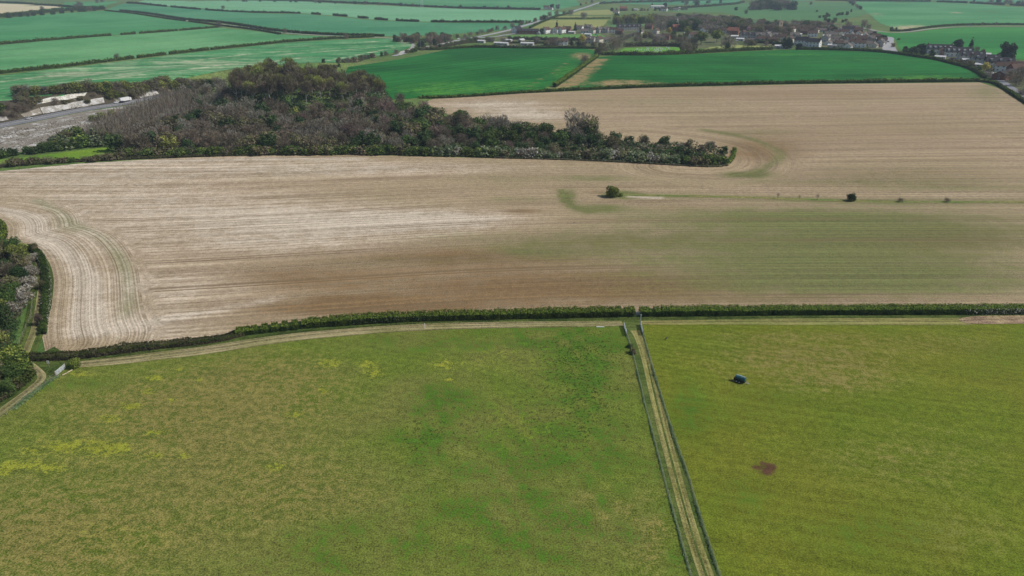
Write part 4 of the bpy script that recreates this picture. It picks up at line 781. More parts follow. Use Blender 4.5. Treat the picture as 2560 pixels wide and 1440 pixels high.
# ------------------------------------------------------------------ near wood at the left edge
NEAR = [(-140, 620), (0, 628), (62, 648), (74, 690), (60, 760), (55, 820), (40, 870), (20, 900), (-160, 900)]
for x, y in scatter(NEAR, 40, 4.2, 21):
    px, py = proj(x, y, hz(x, y)); k = pick([('nolive', 3), ('nbare', 2.4), ('nivy', 1.6), ('ngreen', 1.6), ('nlime', 2)])
    tree_at(x, y, k, random.uniform(5.5, 8), '%s in the thicket at the left edge, %s' % (DESC[k], 'towards its top' if py < 700 else 'half way down' if py < 800 else 'towards its foot'), 'thicket at the left edge')
for i, (px, py, h) in enumerate([(20, 640, 4), (62, 668, 4), (78, 690, 4.2), (76, 720, 4.5), (62, 750, 5), (44, 772, 5.2), (28, 792, 5), (10, 640, 4), (88, 652, 3.2)]):
    tree(px, py, 'nbushw', h * .85, 'white blossoming blackthorn on the rim of the left thicket, %s' % ['by its top', 'upper bend', 'beside the track bend', 'beside the track', 'lower side', 'above the brown trees', 'lowest of the blossom', 'by its top', 'beside the ditch'][i], 'blackthorns on the thicket rim', 1.2)
for x, y in scatter([(-160, 945), (10, 915), (60, 915), (88, 938), (60, 965), (20, 995), (-160, 1080)], 16, 3.4, 22):
    k = pick([('ngreen', 1.4), ('nolive', 2.4), ('nbushg', 2.4), ('nlime', 1.6)]); px, py = proj(x, y, hz(x, y))
    tree_at(x, y, k, random.uniform(4, 6), '%s in the thicket below the track at the left edge%s' % (DESC[k], ', nearer' if py > 960 else ', farther'), 'lower left thicket', 1.1)
mass('undergrowth', NEAR, 22000, .8, 3.0, .3, [LM['bramble'], LM['ivy'], LM['olive']], [3, 4, 1], 31, label='brambles and ivy under the left thicket', cat='undergrowth')
mass('undergrowth', [(-200, 925), (20, 912), (64, 915), (96, 940), (60, 975), (0, 1012), (-200, 1120)], 14000, .6, 2.4, .28, [LM['bramble'], LM['hedge'], LM['olive']], [3, 4, 1.5], 32, label='brambles below the track at the left edge', cat='undergrowth')
for (px, py, k, h, l) in [(88, 628, 'nolive', 3.2, 'small olive bush at the top of the ditch hedge'), (110, 722, 'nolive', 3, 'olive bush half way down the ditch hedge'), (98, 812, 'nbare', 3.4, 'brown bush leaning over the sunken track'), (188, 918, 'nbushg', 2.4, 'single rounded green bush beside the pasture gate'),
    (1582, 884, 'busho', 1.4, 'small bush grown through the left lane fence'), (1574, 868, 'bushg', 1.1, 'tiny bush at the left lane fence, nearer the gates'),
    (1530, 492, 'nbushg', 4.8, 'bright green bush alone in the stubble field at the end of the grass bank'), (1552, 491, 'nbushg', 1.6, 'low green bush at the foot of the lone bright green bush'), (2128, 502, 'ndark', 3.6, 'round dark green tree alone on the grass bank'),
    (1944, 497, 'sapling', 3.0, 'leftmost bare sapling on the grass bank'), (1998, 499, 'sapling', 2.2, 'smallest bare sapling on the grass bank'), (2043, 500, 'sapling', 3.0, 'bare sapling next left of the round dark tree'), (2250, 505, 'bushb', 2, 'leaning bare bush on the bank right of the round dark tree'), (2367, 505, 'bushb', 2, 'rightmost bare bush on the grass bank')]:
    tree(px, py, k, h, l)
# ------------------------------------------------------------------ buildings
WHITEW = simple('white_render', (.82, .82, .80), .8, .2, .08, .6); BRICK = simple('red_brick', (.24, .10, .07), .9, .1, .3, 1.2); CREAMW = simple('cream_render', (.66, .61, .52), .8, .2, .1, .6); GREYW = simple('grey_render', (.50, .48, .45), .8, .2, .12, .6)
SLATE = simple('slate_roof', (.045, .043, .05), .85, .1, .3, .8); TILE = simple('brown_tile_roof', (.115, .075, .06), .9, .1, .35, .8); REDT = simple('red_tile_roof', (.26, .11, .075), .85, .2, .35, .8); PALER = simple('pale_metal_roof', (.62, .62, .62), .6, .3, .08, .5); GREYR = simple('grey_tile_roof', (.16, .135, .12), .8, .2, .3, .8)
GLASS = simple('window_glass', (.03, .035, .045), .15, .6, .2, 1); TRIM = simple('white_trim', (.78, .78, .76), .6, .3, .05, 1); STONE = simple('church_stone', (.42, .34, .25), .9, .1, .25, .8); DOORM = simple('door_paint', (.08, .10, .12), .5, .4, .2, 1)
HT = {}; HP = []
def house_type(key, L, W, Hh, rh, wall, roof, chim=1, dormer=0, wins=3):
    w_ = MB(); x, y = L / 2, W / 2
    v = [(-x, -y, -1.5), (x, -y, -1.5), (x, y, -1.5), (-x, y, -1.5), (-x, -y, Hh), (x, -y, Hh), (x, y, Hh), (-x, y, Hh), (-x, 0, Hh + rh), (x, 0, Hh + rh)]
    w_.add(v, [(0, 1, 5, 4), (2, 3, 7, 6), (1, 2, 6, 9, 5), (3, 0, 4, 8, 7), (3, 2, 1, 0)])
    r = MB(); o = .45; t = .18; sl = rh / y; e = Hh - o * sl
    for s in (-1, 1):
        a = [(-x - o, s * (y + o), e), (x + o, s * (y + o), e), (x + o, 0, Hh + rh), (-x - o, 0, Hh + rh)]
        b = [(p[0], p[1], p[2] + t + .03) for p in a]; a = [(p[0], p[1], p[2] + .03) for p in a]
        f = [(0, 1, 2, 3), (7, 6, 5, 4), (0, 4, 5, 1), (1, 5, 6, 2), (2, 6, 7, 3), (3, 7, 4, 0)]
        r.add(a + b, f if s > 0 else [tuple(reversed(q)) for q in f])
    ch = MB()
    for i in range(chim):
        cx = (-x + .8) if i == 0 else (x - .8); ch.box((cx, 0, Hh + rh + .45), (.8, .7, 1.7)); ch.tube((cx, 0, Hh + rh + 1.3), (cx, 0, Hh + rh + 1.65), .14, .12, 6)
    wl = []; rows = [1.3] if Hh < 4 else [1.3, 4.0]
    for z in rows:
        for s in (-1, 1):
            for i in range(wins):
                wx = -x + L * (i + .5) / wins
                if z == 1.3 and s == -1 and i == wins // 2: continue
                m = MB(); m.box((wx, s * (y + .03), z + .35), (1.5, .10, 1.25)); g_ = MB(); g_.box((wx, s * (y + .07), z + .35), (1.25, .08, 1.0)); wl.append((m.mesh('window'), g_.mesh('pane')))
        for s in (-1, 1):
            m = MB(); m.box((s * (x + .03), 0, z + .35), (.10, 1.2, 1.2)); g_ = MB(); g_.box((s * (x + .07), 0, z + .35), (.08, .95, .95)); wl.append((m.mesh('window'), g_.mesh('pane')))
    d = MB(); dx = -x + L * (wins // 2 + .5) / wins; d.box((dx, -y - .04, .95), (1.0, .1, 2.1))
    dm = []
    for i in range(dormer):
        for s in (-1,):
            m = MB(); cx = -x + L * (i + .5) / dormer; m.box((cx, s * y * .55, Hh + rh * .45), (1.7, y * .8, 1.5)); dm.append(m.mesh('dormer'))
    HT[key] = dict(wall=w_.mesh('wall'), roof=r.mesh('roof'), chimney=ch.mesh('chimney') if chim else None, wins=wl, door=d.mesh('door'), dorm=dm, m=(wall, roof))
house_type('white', 13, 7.5, 5.2, 3.0, WHITEW, TILE, 1); house_type('whitebig', 15, 8.5, 5.6, 3.6, WHITEW, SLATE, 2, 0, 4); house_type('brick', 11, 7.5, 5.2, 3.2, BRICK, TILE, 1); house_type('brickred', 15, 8.5, 5.2, 4.0, BRICK, REDT, 2, 0, 4)
house_type('terrace', 22, 8, 5.2, 3.2, GREYW, SLATE, 2, 3, 6); house_type('bung', 13, 8, 2.7, 2.6, CREAMW, GREYR, 1, 0, 3); house_type('bungw', 12, 8, 2.7, 2.8, WHITEW, GREYR, 1); house_type('shed', 9, 5, 2.4, 1.0, GREYW, PALER, 0, 0, 2); house_type('barn', 30, 10, 4.0, 2.6, BRICK, SLATE, 0, 0, 6); house_type('pale', 32, 12, 4.2, 1.6, WHITEW, PALER, 0, 0, 6)
house_type('longdark', 24, 9, 4.6, 4.2, WHITEW, SLATE, 2, 5, 6); house_type('grey', 11, 8, 5, 3.2, GREYW, GREYR, 1, 1); house_type('cream', 10, 7, 5, 3, CREAMW, TILE, 1)
NMS = {'shed': 'garden_shed', 'barn': 'barn', 'pale': 'warehouse', 'terrace': 'terraced_house', 'longdark': 'terraced_house', 'bung': 'bungalow', 'bungw': 'bungalow'}
LOOK = {'white': 'white rendered house with brown roof', 'whitebig': 'large white house with slate roof', 'brick': 'brick house with brown roof', 'brickred': 'large brick house with red tiled roof', 'terrace': 'grey terraced houses with slate roof', 'bung': 'cream bungalow with grey roof', 'bungw': 'white bungalow with grey roof', 'shed': 'low shed with pale metal roof', 'barn': 'long dark roofed brick barn', 'pale': 'long building with pale metal roof', 'longdark': 'long white terrace under a dark dormered roof', 'grey': 'grey house with grey tiled roof', 'cream': 'cream house with brown roof'}
def house(px, py, key, deg, where, s=1.0):
    deg = deg - 26 if deg < 45 and key not in ('longdark', 'terrace', 'barn', 'pale') else (55 if deg >= 60 else deg)
    h = HT[key]; x, y = gp(px, py); HP.append((x, y)); e = bpy.data.objects.new(NMS.get(key, 'house'), None); COL.objects.link(e); e.location = (x, y, hz(x, y)); e.rotation_euler = (0, 0, math.radians(deg)); e.scale = (s, s, s)
    link('wall', h['wall'], h['m'][0], e); rf = link('roof', h['roof'], h['m'][1], e)
    if h['chimney']: link('chimney', h['chimney'], BRICK, rf)
    for m in h['dorm']: link('dormer', m, h['m'][0], rf)
    link('door', h['door'], DOORM, e)
    for a, b in h['wins']: f = link('window', a, TRIM, e); link('pane', b, GLASS, f)
    cat = {'garden_shed': 'shed', 'barn': 'barn', 'warehouse': 'building', 'bungalow': 'bungalow'}.get(NMS.get(key, ''), 'house')
    tag(e, LOOK[key] + ' ' + where, cat)
    if len((LOOK[key] + ' ' + where).replace('-', ' ').split()) > 16: print('LONG', LOOK[key], where)
    return e
HS = [(1292, 82, 'whitebig', 70, 'at the left end of the roadside row'), (1320, 84, 'barn', 0, 'beside the main road'), (1343, 84, 'shed', 0, 'right of the barn'), (1365, 83, 'white', 80, 'left of the tall conifer'), (1380, 81, 'bungw', 0, 'just left of the tall conifer'), (1393, 82, 'white', 95, 'with gable facing, under the tall conifer'), (1405, 82, 'white', 85, 'with gable facing, right of the tall conifer'), (1417, 81, 'brick', 10, 'in the middle of the roadside row'), (1448, 73, 'bungw', -5, 'at the paddock corner'), (1462, 82, 'bungw', 15, 'below the paddock corner'), (1470, 76, 'grey', 0, 'behind the roadside row'), (1482, 83, 'cream', 80, 'in the roadside row'), (1497, 82, 'grey', 85, 'with gable facing in the roadside row'), (1512, 82, 'grey', 5, 'at the right end of the roadside row'),
 (1476, 108, 'grey', 3, 'left of the pair beside the crop'), (1497, 107, 'cream', 60, 'right of the pair beside the crop'), (1514, 104, 'bung', 20, 'behind the big corner tree'), (1560, 76, 'terrace', 5, 'at the left of the long terrace'), (1583, 75, 'terrace', 5, 'at the right of the long terrace'), (1622, 73, 'brick', 0, 'right of the long terrace'), (1643, 20, 'pale', 5, 'at the back of the village'), (1558, 27, 'brickred', 10, 'among the far houses'), (1660, 28, 'white', 0, 'below the far dark evergreen'), (1690, 26, 'bungw', 10, 'at the right of the far houses'), (1540, 33, 'bungw', 0, 'at the left of the far houses'), (1590, 26, 'shed', 0, 'among the far trees'),
 (1692, 78, 'brickred', 40, 'beside the golden tree'), (1650, 96, 'bung', 0, 'behind the cemetery'), (1735, 98, 'white', 30, 'left of the big green trees'), (1720, 88, 'shed', 0, 'behind the golden tree'), (1832, 86, 'brickred', 0, 'in the middle of the village'), (1858, 93, 'brick', 80, 'with gable facing, right of the large brick house'), (1836, 95, 'shed', 10, 'in front of the large brick house'), (1850, 102, 'shed', 0, 'on the bare yard'), (2066, 94, 'shed', 10, 'left of the middle gardens'), (2100, 110, 'shed', 0, 'between the front row bungalows'), (2125, 96, 'shed', 60, 'in the second garden row'), (2150, 112, 'shed', 0, 'behind the front row'), (2190, 96, 'shed', 0, 'under the dark trees at the road bend'), (1995, 90, 'shed', 0, 'behind the white pair'), (1925, 104, 'shed', 0, 'in the terrace gardens'), (1470, 90, 'shed', 0, 'below the roadside row'), (1430, 84, 'shed', 0, 'under the paddock edge'), (1350, 86, 'shed', 70, 'in front of the roadside bungalow'), (1702, 22, 'shed', 0, 'right of the far dark evergreen'), (2418, 156, 'shed', -14, 'on the drive of the right hand group'), (2452, 168, 'shed', -14, 'left of the golden tree'), (2530, 190, 'shed', 30, 'under the right edge trees'), (1872, 97, 'terrace', 0, 'at the left of the dark roofed row'), (1900, 98, 'grey', 5, 'second in the dark roofed row'), (1918, 97, 'grey', 80, 'third in the dark roofed row'), (1940, 99, 'grey', 5, 'fourth in the dark roofed row'), (1955, 102, 'cream', 0, 'at the right of the dark roofed row'), (1985, 98, 'grey', 10, 'behind the large evergreen'), (1830, 64, 'white', 0, 'in the trees above the large brick house'), (1808, 50, 'white', 10, 'in the trees at the back'), (1990, 66, 'cream', 0, 'left of the church'),  # many of these pale roofed sheds are added as bright highlights
 (2004, 113, 'whitebig', -14, 'left of the pair beside the crop'), (2033, 117, 'whitebig', -14, 'right of the pair beside the crop'), (2064, 104, 'grey', 60, 'right of the white pair'), (1960, 122, 'shed', 0, 'beside the crop left of the white pair'), (1947, 120, 'shed', 20, 'at the left end of the white pair yards'), (2095, 101, 'bung', -10, 'in the first garden row'), (2070, 70, 'white', 0, 'at the back of the right hand village'), (2060, 80, 'bung', 0, 'in the back row'), (2082, 82, 'cream', 0, 'second in the back row'), (2100, 78, 'bungw', 85, 'third in the back row'), (2118, 83, 'whitebig', 8, 'fourth in the back row'), (2144, 84, 'brick', 0, 'fifth in the back row'), (2135, 72, 'bung', -5, 'behind the back row'),
 (2160, 92, 'bungw', 85, 'with gable facing near the road bend'), (2145, 94, 'white', 70, 'left of the gabled bungalow'), (2178, 88, 'bungw', 0, 'beside the road bend'), (2080, 118, 'shed', 0, 'beside the crop'), (2110, 112, 'bung', 5, 'in the front row'), (2136, 115, 'white', -5, 'in the front row'), (2153, 107, 'brick', 0, 'behind the front row'), (2172, 106, 'grey', 10, 'behind the gabled front house'), (2184, 118, 'bung', 80, 'with gable facing at the right of the front row'), (2200, 116, 'grey', 80, 'right beside the road end'), (2115, 94, 'shed', 0, 'in the middle gardens'), (2082, 92, 'bungw', 0, 'in the middle gardens'), (2225 - 25, 102, 'shed', 10, 'at the road bend'),
 (2345, 133, 'longdark', -12, 'at the left of the right hand group'), (2392, 141, 'longdark', -14, 'with bright gable in the right hand group'), (2368, 129, 'bung', -10, 'behind the left terrace'), (2425, 151, 'terrace', -14, 'right of the bright gable'), (2460, 160, 'terrace', -14, 'in the middle of the right hand group'), (2495, 168, 'terrace', -16, 'near the golden tree'), (2528, 172, 'bungw', 60, 'at the right end beyond the street'), (2555, 178, 'bung', 0, 'at the right edge'), (2462, 141, 'shed', -5, 'behind the right hand group'), (2505, 158, 'shed', -5, 'below the huge round evergreen'), (2512, 196, 'barn', 40, 'beside the street'), (2535, 186, 'brick', 40, 'under the brown trees at the right edge'), (2350, 148, 'shed', -12, 'in front of the long dark roof'),
 (1245, 112, 'shed', 5, 'at the left of the allotments'), (1262, 113, 'shed', 0, 'second in the allotments'), (1272, 105, 'shed', 0, 'behind the allotment hedge'), (1303, 104, 'shed', 90, 'alone behind the allotments'), (1312, 113, 'shed', 5, 'in the middle of the allotments'), (1325, 113, 'shed', 5, 'right in the allotments'), (1405, 113, 'white', 30, 'beside the bare allotment trees'), (1204, 107, 'shed', 0, 'between the two roads'),
 (1366, 23, 'white', 10, 'left of the far dark clump'), (1376, 24, 'bungw', 0, 'in front of the far dark clump')]
for h in HS: house(*h, s=(1.25 if h[1] < 40 else 1.15))
XH = [(2052, 76, 'white'), (2072, 88, 'bungw'), (2090, 88, 'cream'), (2108, 88, 'white'), (2128, 90, 'bungw'), (2092, 108, 'bungw'), (2122, 102, 'white'), (2138, 101, 'cream'), (2160, 100, 'bungw'), (2168, 114, 'bungw'), (2148, 118, 'white'), (2120, 120, 'bungw'), (2096, 118, 'cream'), (2070, 112, 'bungw'), (2188, 100, 'brick'), (2205, 110, 'cream'),
 (1535, 82, 'white'), (1548, 86, 'brick'), (1600, 83, 'bungw'), (1640, 84, 'cream'), (1664, 100, 'brick'), (1760, 82, 'white'), (1790, 76, 'brick'), (1812, 84, 'cream'), (1880, 106, 'bungw'), (1905, 107, 'white'), (1930, 108, 'brick'), (1975, 106, 'cream'), (1925, 84, 'bungw'), (1980, 80, 'white'), (2010, 86, 'brick'), (2030, 92, 'white'), (2040, 82, 'cream'), (2015, 74, 'bungw'),
 (2362, 140, 'white'), (2410, 146, 'bungw'), (2440, 158, 'white'), (2474, 168, 'cream'), (2505, 178, 'white'), (2535, 176, 'white'), (2550, 186, 'bungw')]
NEARS = ['at its left end', 'in front', 'half hidden by trees', 'facing the fields', 'between its neighbours', 'beside dark shrubs', 'at the back', 'nearest the crop', 'second row', 'below a bare tree', 'behind a hedge', 'turned to the road', 'beside a drive', 'in its corner', 'by the outer trees', 'with gable showing', 'smallest there', 'at its right end', 'by a clearing']
for i, (a, b_, k) in enumerate(XH):
    zone = 'in the right hand group' if a > 2300 else 'near the road bend' if a > 2045 else 'below the church' if a > 1860 else 'in the middle of the village' if a > 1650 else 'near the long terrace'
    house(a, b_, k, random.choice([0, 5, 80]), zone + ', ' + NEARS[i % 19], 1.05)
# church
cx, cy = gp(1946, 84); e = bpy.data.objects.new('church', None); COL.objects.link(e); e.location = (cx, cy, hz(cx, cy)); e.rotation_euler = (0, 0, .3)
b = MB(); b.box((0, 0, 9), (7, 7, 20)); b.build('tower', STONE, e); tw = b
b = MB()
for i in range(4):
    for s in (-1, 1): b.box((-2.7 + i * 1.8, s * 3.35, 19.5), (.9, .5, 1)); b.box((s * 3.35, -2.7 + i * 1.8, 19.5), (.5, .9, 1))
b.build('battlement', STONE, e)
for s in (-1, 1):
    m = MB(); m.box((0, s * 3.52, 15), (1.6, .1, 2.6)); m.build('belfry_opening', GLASS, e); m = MB(); m.box((s * 3.52, 0, 15), (.1, 1.6, 2.6)); m.build('belfry_opening', GLASS, e)
m = MB(); m.tube((0, 0, 19), (0, 0, 26), .08, .05, 6); m.build('flagpole', TRIM, e)
n_ = MB(); n_.add([(3.5, -4, -1), (22, -4, -1), (22, 4, -1), (3.5, 4, -1), (3.5, -4, 6), (22, -4, 6), (22, 4, 6), (3.5, 4, 6), (3.5, 0, 10), (22, 0, 10)], [(0, 1, 5, 4), (2, 3, 7, 6), (1, 2, 6, 9, 5), (3, 0, 4, 8, 7)]); n_.build('nave', STONE, e)
r = MB(); r.add([(3.6, -4.5, 5.6), (22.4, -4.5, 5.6), (22.4, 0, 10.2), (3.6, 0, 10.2), (3.6, 4.5, 5.6), (22.4, 4.5, 5.6)], [(0, 1, 2, 3), (3, 2, 5, 4)]); r.build('roof', SLATE, e)
tag(e, 'sandy stone church with square battlemented tower among brown trees', 'church')
cx, cy = gp(1692, 74); e = bpy.data.objects.new('spire_house', None); COL.objects.link(e); e.location = (cx, cy, hz(cx, cy)); b = MB(); b.box((0, 0, 5), (4, 4, 12)); b.build('tower', WHITEW, e)
b = MB(); b.add([(-2.4, -2.4, 11), (2.4, -2.4, 11), (2.4, 2.4, 11), (-2.4, 2.4, 11), (0, 0, 19)], [(0, 1, 4), (1, 2, 4), (2, 3, 4), (3, 0, 4), (3, 2, 1, 0)]); b.build('spire', PALER, e); tag(e, 'small tower with pale pointed spire behind the golden tree', 'tower')
# headstones
hsm = MB(); hsm.box((0, 0, .5), (.75, .18, 1.2)); hsm.box((0, .1, .06), (1.0, 1.6, .14)); hsm = hsm.mesh('headstone'); hsm.materials.append(TRIM)
for i, (x, y) in enumerate(scatter([(1570, 132), (1600, 121), (1672, 119), (1680, 130)], 46, 2.5, 71)):
    o = link('headstone', hsm); o.location = (x, y, hz(x, y) + .05); o.rotation_euler = (0, 0, random.uniform(-.15, .15)); o.scale = (1.3,) * 3
    px, py = proj(x, y, 0); tag(o, 'white headstone on the bright green cemetery lawn, %s %s' % ('left' if px < 1605 else 'centre' if px < 1640 else 'right', 'at the back' if py < 124 else 'in front'), 'headstone', 'headstones in the cemetery')
# ------------------------------------------------------------------ village and hedgerow trees
T = [(1752, 111, 'biggreen', 17, 'large fresh green round tree beside the dry meadow, left of a pair'), (1792, 106, 'biggreen', 17, 'large fresh green round tree beside the dry meadow, right of a pair'), (1718, 92, 'lime', 16, 'tall yellow green tree left of the brick house'),
 (1600, 92, 'poplar', 17, 'slender yellow green poplar in the village'), (1612, 95, 'lime', 10, 'broad yellow green tree at the foot of the poplar'), (1672, 88, 'gold', 12, 'golden tree in front of the spire'), (1682, 94, 'green', 10, 'pale green tree beside the golden tree'), (1966, 122, 'darkround', 15, 'very large dark evergreen left of the white semi-detached houses'),
 (1996, 124, 'darkround', 8, 'small dark evergreen in front of the white semi-detached houses'), (1353, 86, 'darkround', 10, 'dark round tree among the roadside houses'), (1392, 76, 'conifer', 17, 'tall dark conifer above the gabled houses'), (1438, 76, 'conifer', 14, 'dark conifer at the paddock edge'), (1429, 120, 'conifer', 13, 'dark pointed conifer beside the crop, left of a pair'), (1446, 120, 'conifer', 12, 'dark pointed conifer beside the crop, right of a pair'),
 (1460, 48, 'grey', 15, 'big bare tree alone in the pale paddock'), (1454, 110, 'gold', 13, 'yellow willow behind the two conifers'), (1819, 128, 'ivy', 10, 'ivy clad trunk standing in the meadow hedge'), (1819, 123, 'grey', 20, 'bare tree above the meadow hedge'), (1533, 125, 'bare', 18, 'big bare tree at the corner of the two crops'), (1548, 118, 'grey', 18, 'broad grey tree beside the corner tree'), (1510, 130, 'bare', 12, 'low bare tree at the end of the diagonal hedge'), (1495, 138, 'olive', 11, 'olive brown tree at the end of the diagonal hedge'),
 (1460, 160, 'bare', 10, 'brown tree standing in the diagonal hedge'), (1715, 134, 'bare', 17, 'bare ivy trunk tree right of the cemetery'), (1705, 132, 'ivy', 10, 'dark ivy tree right of the cemetery'), (1728, 132, 'olive', 11, 'olive tree right of the cemetery'), (1680, 136, 'bushb', 6, 'grey bush at the right end of the cemetery'),
 (1500, 120, 'ivy', 7, 'dark bush left of the corner tree'), (1384, 118, 'bare', 14, 'bare tree beside the allotments'), (1395, 119, 'grey', 12, 'grey tree beside the allotments'), (1340, 106, 'olive', 8, 'olive tree in the allotments'),
 (1360, 50, 'green', 11, 'green tree beside the main road'), (1375, 42, 'bare', 12, 'bare tree over the main road'), (1392, 40, 'bare', 13, 'spreading bare tree over the main road'), (1427, 38, 'grey', 14, 'bare tree left of the lone paddock tree'), (1410, 36, 'olive', 9, 'olive tree at the main road'),
 (1452, 14, 'darkround', 8, 'dark tree beside the far road'), (1465, 12, 'gold', 9, 'yellow tree beside the far road'), (1480, 8, 'bare', 14, 'bare tree at the far road'), (1630, 15, 'conifer', 12, 'dark conifer left of the long pale roof'), (1662, 18, 'darkround', 14, 'dark evergreen right of the long pale roof'), (1530, 28, 'darkround', 10, 'dark tree at the far houses'), (1380, 22, 'darkround', 15, 'dark clump beside the far white farm'), (1395, 22, 'darkround', 14, 'dark clump right of the far white farm'),
 (1742, 14, 'green', 18, 'green tree behind the village'), (1715, 14, 'bare', 16, 'bare tree behind the village'), (1840, 26, 'darkround', 10, 'dark tree left of the round copse'), (1865, 34, 'green', 9, 'tree below the round copse'),
 (2515, 147, 'darkround', 19, 'huge dark round evergreen standing alone in the right hand field'), (2425, 128, 'conifer', 17, 'tall dark conifer behind the long roofs'), (2392, 124, 'darkround', 13, 'dark round tree behind the long roofs'), (2300, 132, 'darkround', 11, 'dark evergreen at the left end of the right hand houses'), (2282, 131, 'ivy', 8, 'dark bush left of the dark evergreen'), (2265, 131, 'ivy', 6, 'small dark bush near the road end'),
 (2232, 118, 'olive', 6, 'olive bush beside the road end'), (2246, 100, 'bushg', 3, 'small bush beyond the road'), (2458, 182, 'gold', 10, 'golden yellow tree in the right hand gardens'), (2352, 145, 'purple', 9, 'purplish tree in front of the long roofs'), (2425, 172, 'olive', 7, 'yellow olive tree in the gardens left of the golden tree'), (2380, 156, 'olive', 6, 'olive bush in the gardens'), (2412, 166, 'busho', 5, 'brown olive bush in the gardens'), (2470, 196, 'grey', 7, 'grey tree at the end of the crop'),
 (2440, 132, 'purple', 8, 'purple tree right of the tall conifer'), (2455, 136, 'purple', 7, 'smaller purple tree right of the tall conifer'), (2540, 215, 'bare', 12, 'large brown bare tree at the right edge beyond the street'), (2525, 205, 'bare', 11, 'brown bare tree left of the one at the right edge'), (2556, 195, 'bare', 12, 'brown bare tree behind the one at the right edge'), (2572, 235, 'bare', 12, 'brown tree cut by the right edge'), (2548, 240, 'bushb', 5, 'brown bush beside the street'),
 (2154, 80, 'conifer', 9, 'dark conifer at the back of the village'), (2198, 108, 'darkround', 9, 'dark tree at the road bend'), (2185, 92, 'darkround', 8, 'dark tree row near the road bend'), (2118, 72, 'bare', 14, 'bare tree behind the right part of the village'), (2160, 68, 'bare', 14, 'brown tree beside the lane end'), (2170, 74, 'bare', 10, 'brown bush row beside the lane'), (2228, 76, 'ivy', 7, 'dark thicket beside the lane bend'), (2240, 77, 'ivy', 6, 'right end of the thicket beside the lane bend'), (2275, 78, 'busho', 4, 'bush at the lane bend'),
 (1870, 82, 'pink', 9, 'pink blossoming tree in the village'), (548, 69, 'bare', 11, 'round bare tree where the hedge meets the winding lane'), (713, 82, 'olive', 8, 'small olive tree beside the winding lane'), (294, 150, 'bare', 7, 'small brown tree rising from the second hedge'), (866, 97, 'bare', 8, 'brown tree rising from the hedge near the lane'), (558, 23, 'grey', 10, 'bare tree in the far pale field hedge'), (106, 27, 'bare', 12, 'bare tree between the cream field and the hedge'), (200, 20, 'bare', 18, 'bare tree at the far hedge corner'), (190, 22, 'bare', 14, 'smaller bare tree at the far hedge corner'), (256, 24, 'ivy', 12, 'dark tree at the start of the winding lane'), (235, 24, 'ivy', 11, 'dark tree left of the winding lane start'), (256, 6, 'bare', 16, 'bare tree on the top left skyline'), (243, 8, 'bare', 14, 'leftmost bare tree near the top edge'),
 (2490, 63, 'bare', 6, 'bare tree in the lane hedge, right'), (2455, 63, 'bare', 6, 'bare tree in the lane hedge, left'), (2435, 4, 'ivy', 10, 'dark tree in the top right hedge'), (2545, 12, 'ivy', 14, 'dark wood edge at the top right corner'), (2027, 12, 'bare', 10, 'bare tree in the park field'), (2042, 30, 'green', 6, 'round tree in the park field'), (2128, 30, 'ivy', 7, 'dark tree at the field corner')]
for t in T: tree(*t)
def copse(poly, n, dmin, keys, h0, h1, label, group, seed, wide=1.15):
    W = scatter(poly, n, dmin, seed)
    for j, (x, y) in enumerate(W):
        if any(abs(x - hx) < 9 and -8 < hy - y < 26 for hx, hy in HP) and random.random() < .8: continue
        k = pick(keys); px, py = proj(x, y, hz(x, y)); xs = [p[0] for p in poly]; t = (float(px) - min(xs)) / (max(xs) - min(xs))
        tree_at(x, y, k, random.uniform(h0, h1), label % DESC[k] + ', ' + ['far left', 'left', 'centre', 'right', 'far right'][max(0, min(4, int(t * 5)))], group, wide)
copse([(985, 108), (1030, 114), (1060, 122), (1100, 113), (1128, 104), (1110, 98), (1050, 96), (990, 98)], 34, 6.5, [('bare', 3), ('olive', 2), ('ivy', 2), ('purple', 1)], 9, 12, '%s in the copse beside the main road', 'copse beside the main road', 41)
copse([(1872, 28), (1990, 26), (1985, 18), (1880, 16)], 26, 14, [('ivy', 3), ('bare', 3)], 20, 26, '%s in the dark round copse in the park', 'round copse in the park', 42, 1.3)
copse([(1535, 62), (1640, 60), (1650, 50), (1540, 50)], 22, 10, [('lime', 4), ('olive', 2), ('ivy', 1)], 13, 17, '%s in the yellow green copse', 'yellow green copse', 43, 1.2)
copse([(1640, 78), (1800, 84), (1860, 80), (1880, 66), (1800, 56), (1700, 50), (1640, 56)], 120, 8, [('bare', 2.4), ('grey', 2), ('ivy', 2), ('olive', 2.4), ('purple', 1), ('green', 1.2)], 13, 18, '%s in the wooded middle of the village', 'trees in the middle of the village', 44, 1.35)
copse([(1860, 62), (2060, 70), (2090, 84), (1990, 92), (1880, 84)], 74, 8.5, [('bare', 4), ('grey', 1), ('olive', 2.4), ('purple', 1.4), ('ivy', 1)], 11, 15, '%s around the church', 'trees around the church', 45, 1.3)
copse([(1630, 110), (1700, 108), (1740, 112), (1740, 98), (1640, 96)], 18, 9, [('bare', 2), ('green', 1), ('olive', 2), ('grey', 2)], 7, 10, '%s behind the cemetery', 'trees behind the cemetery', 46, 1.2)
copse([(1550, 108), (1640, 108), (1640, 84), (1550, 90)], 18, 9, [('bare', 2), ('olive', 2), ('grey', 2), ('ivy', 1)], 5, 9, '%s in the gardens below the poplar', 'garden trees below the poplar', 47)
copse([(2060, 118), (2200, 118), (2200, 98), (2060, 92)], 40, 7, [('ivy', 2), ('olive', 2), ('bushg', 1), ('busho', 2), ('purple', 1), ('green', 1)], 3.5, 7, '%s in the gardens near the road bend', 'garden trees near the road bend', 48)
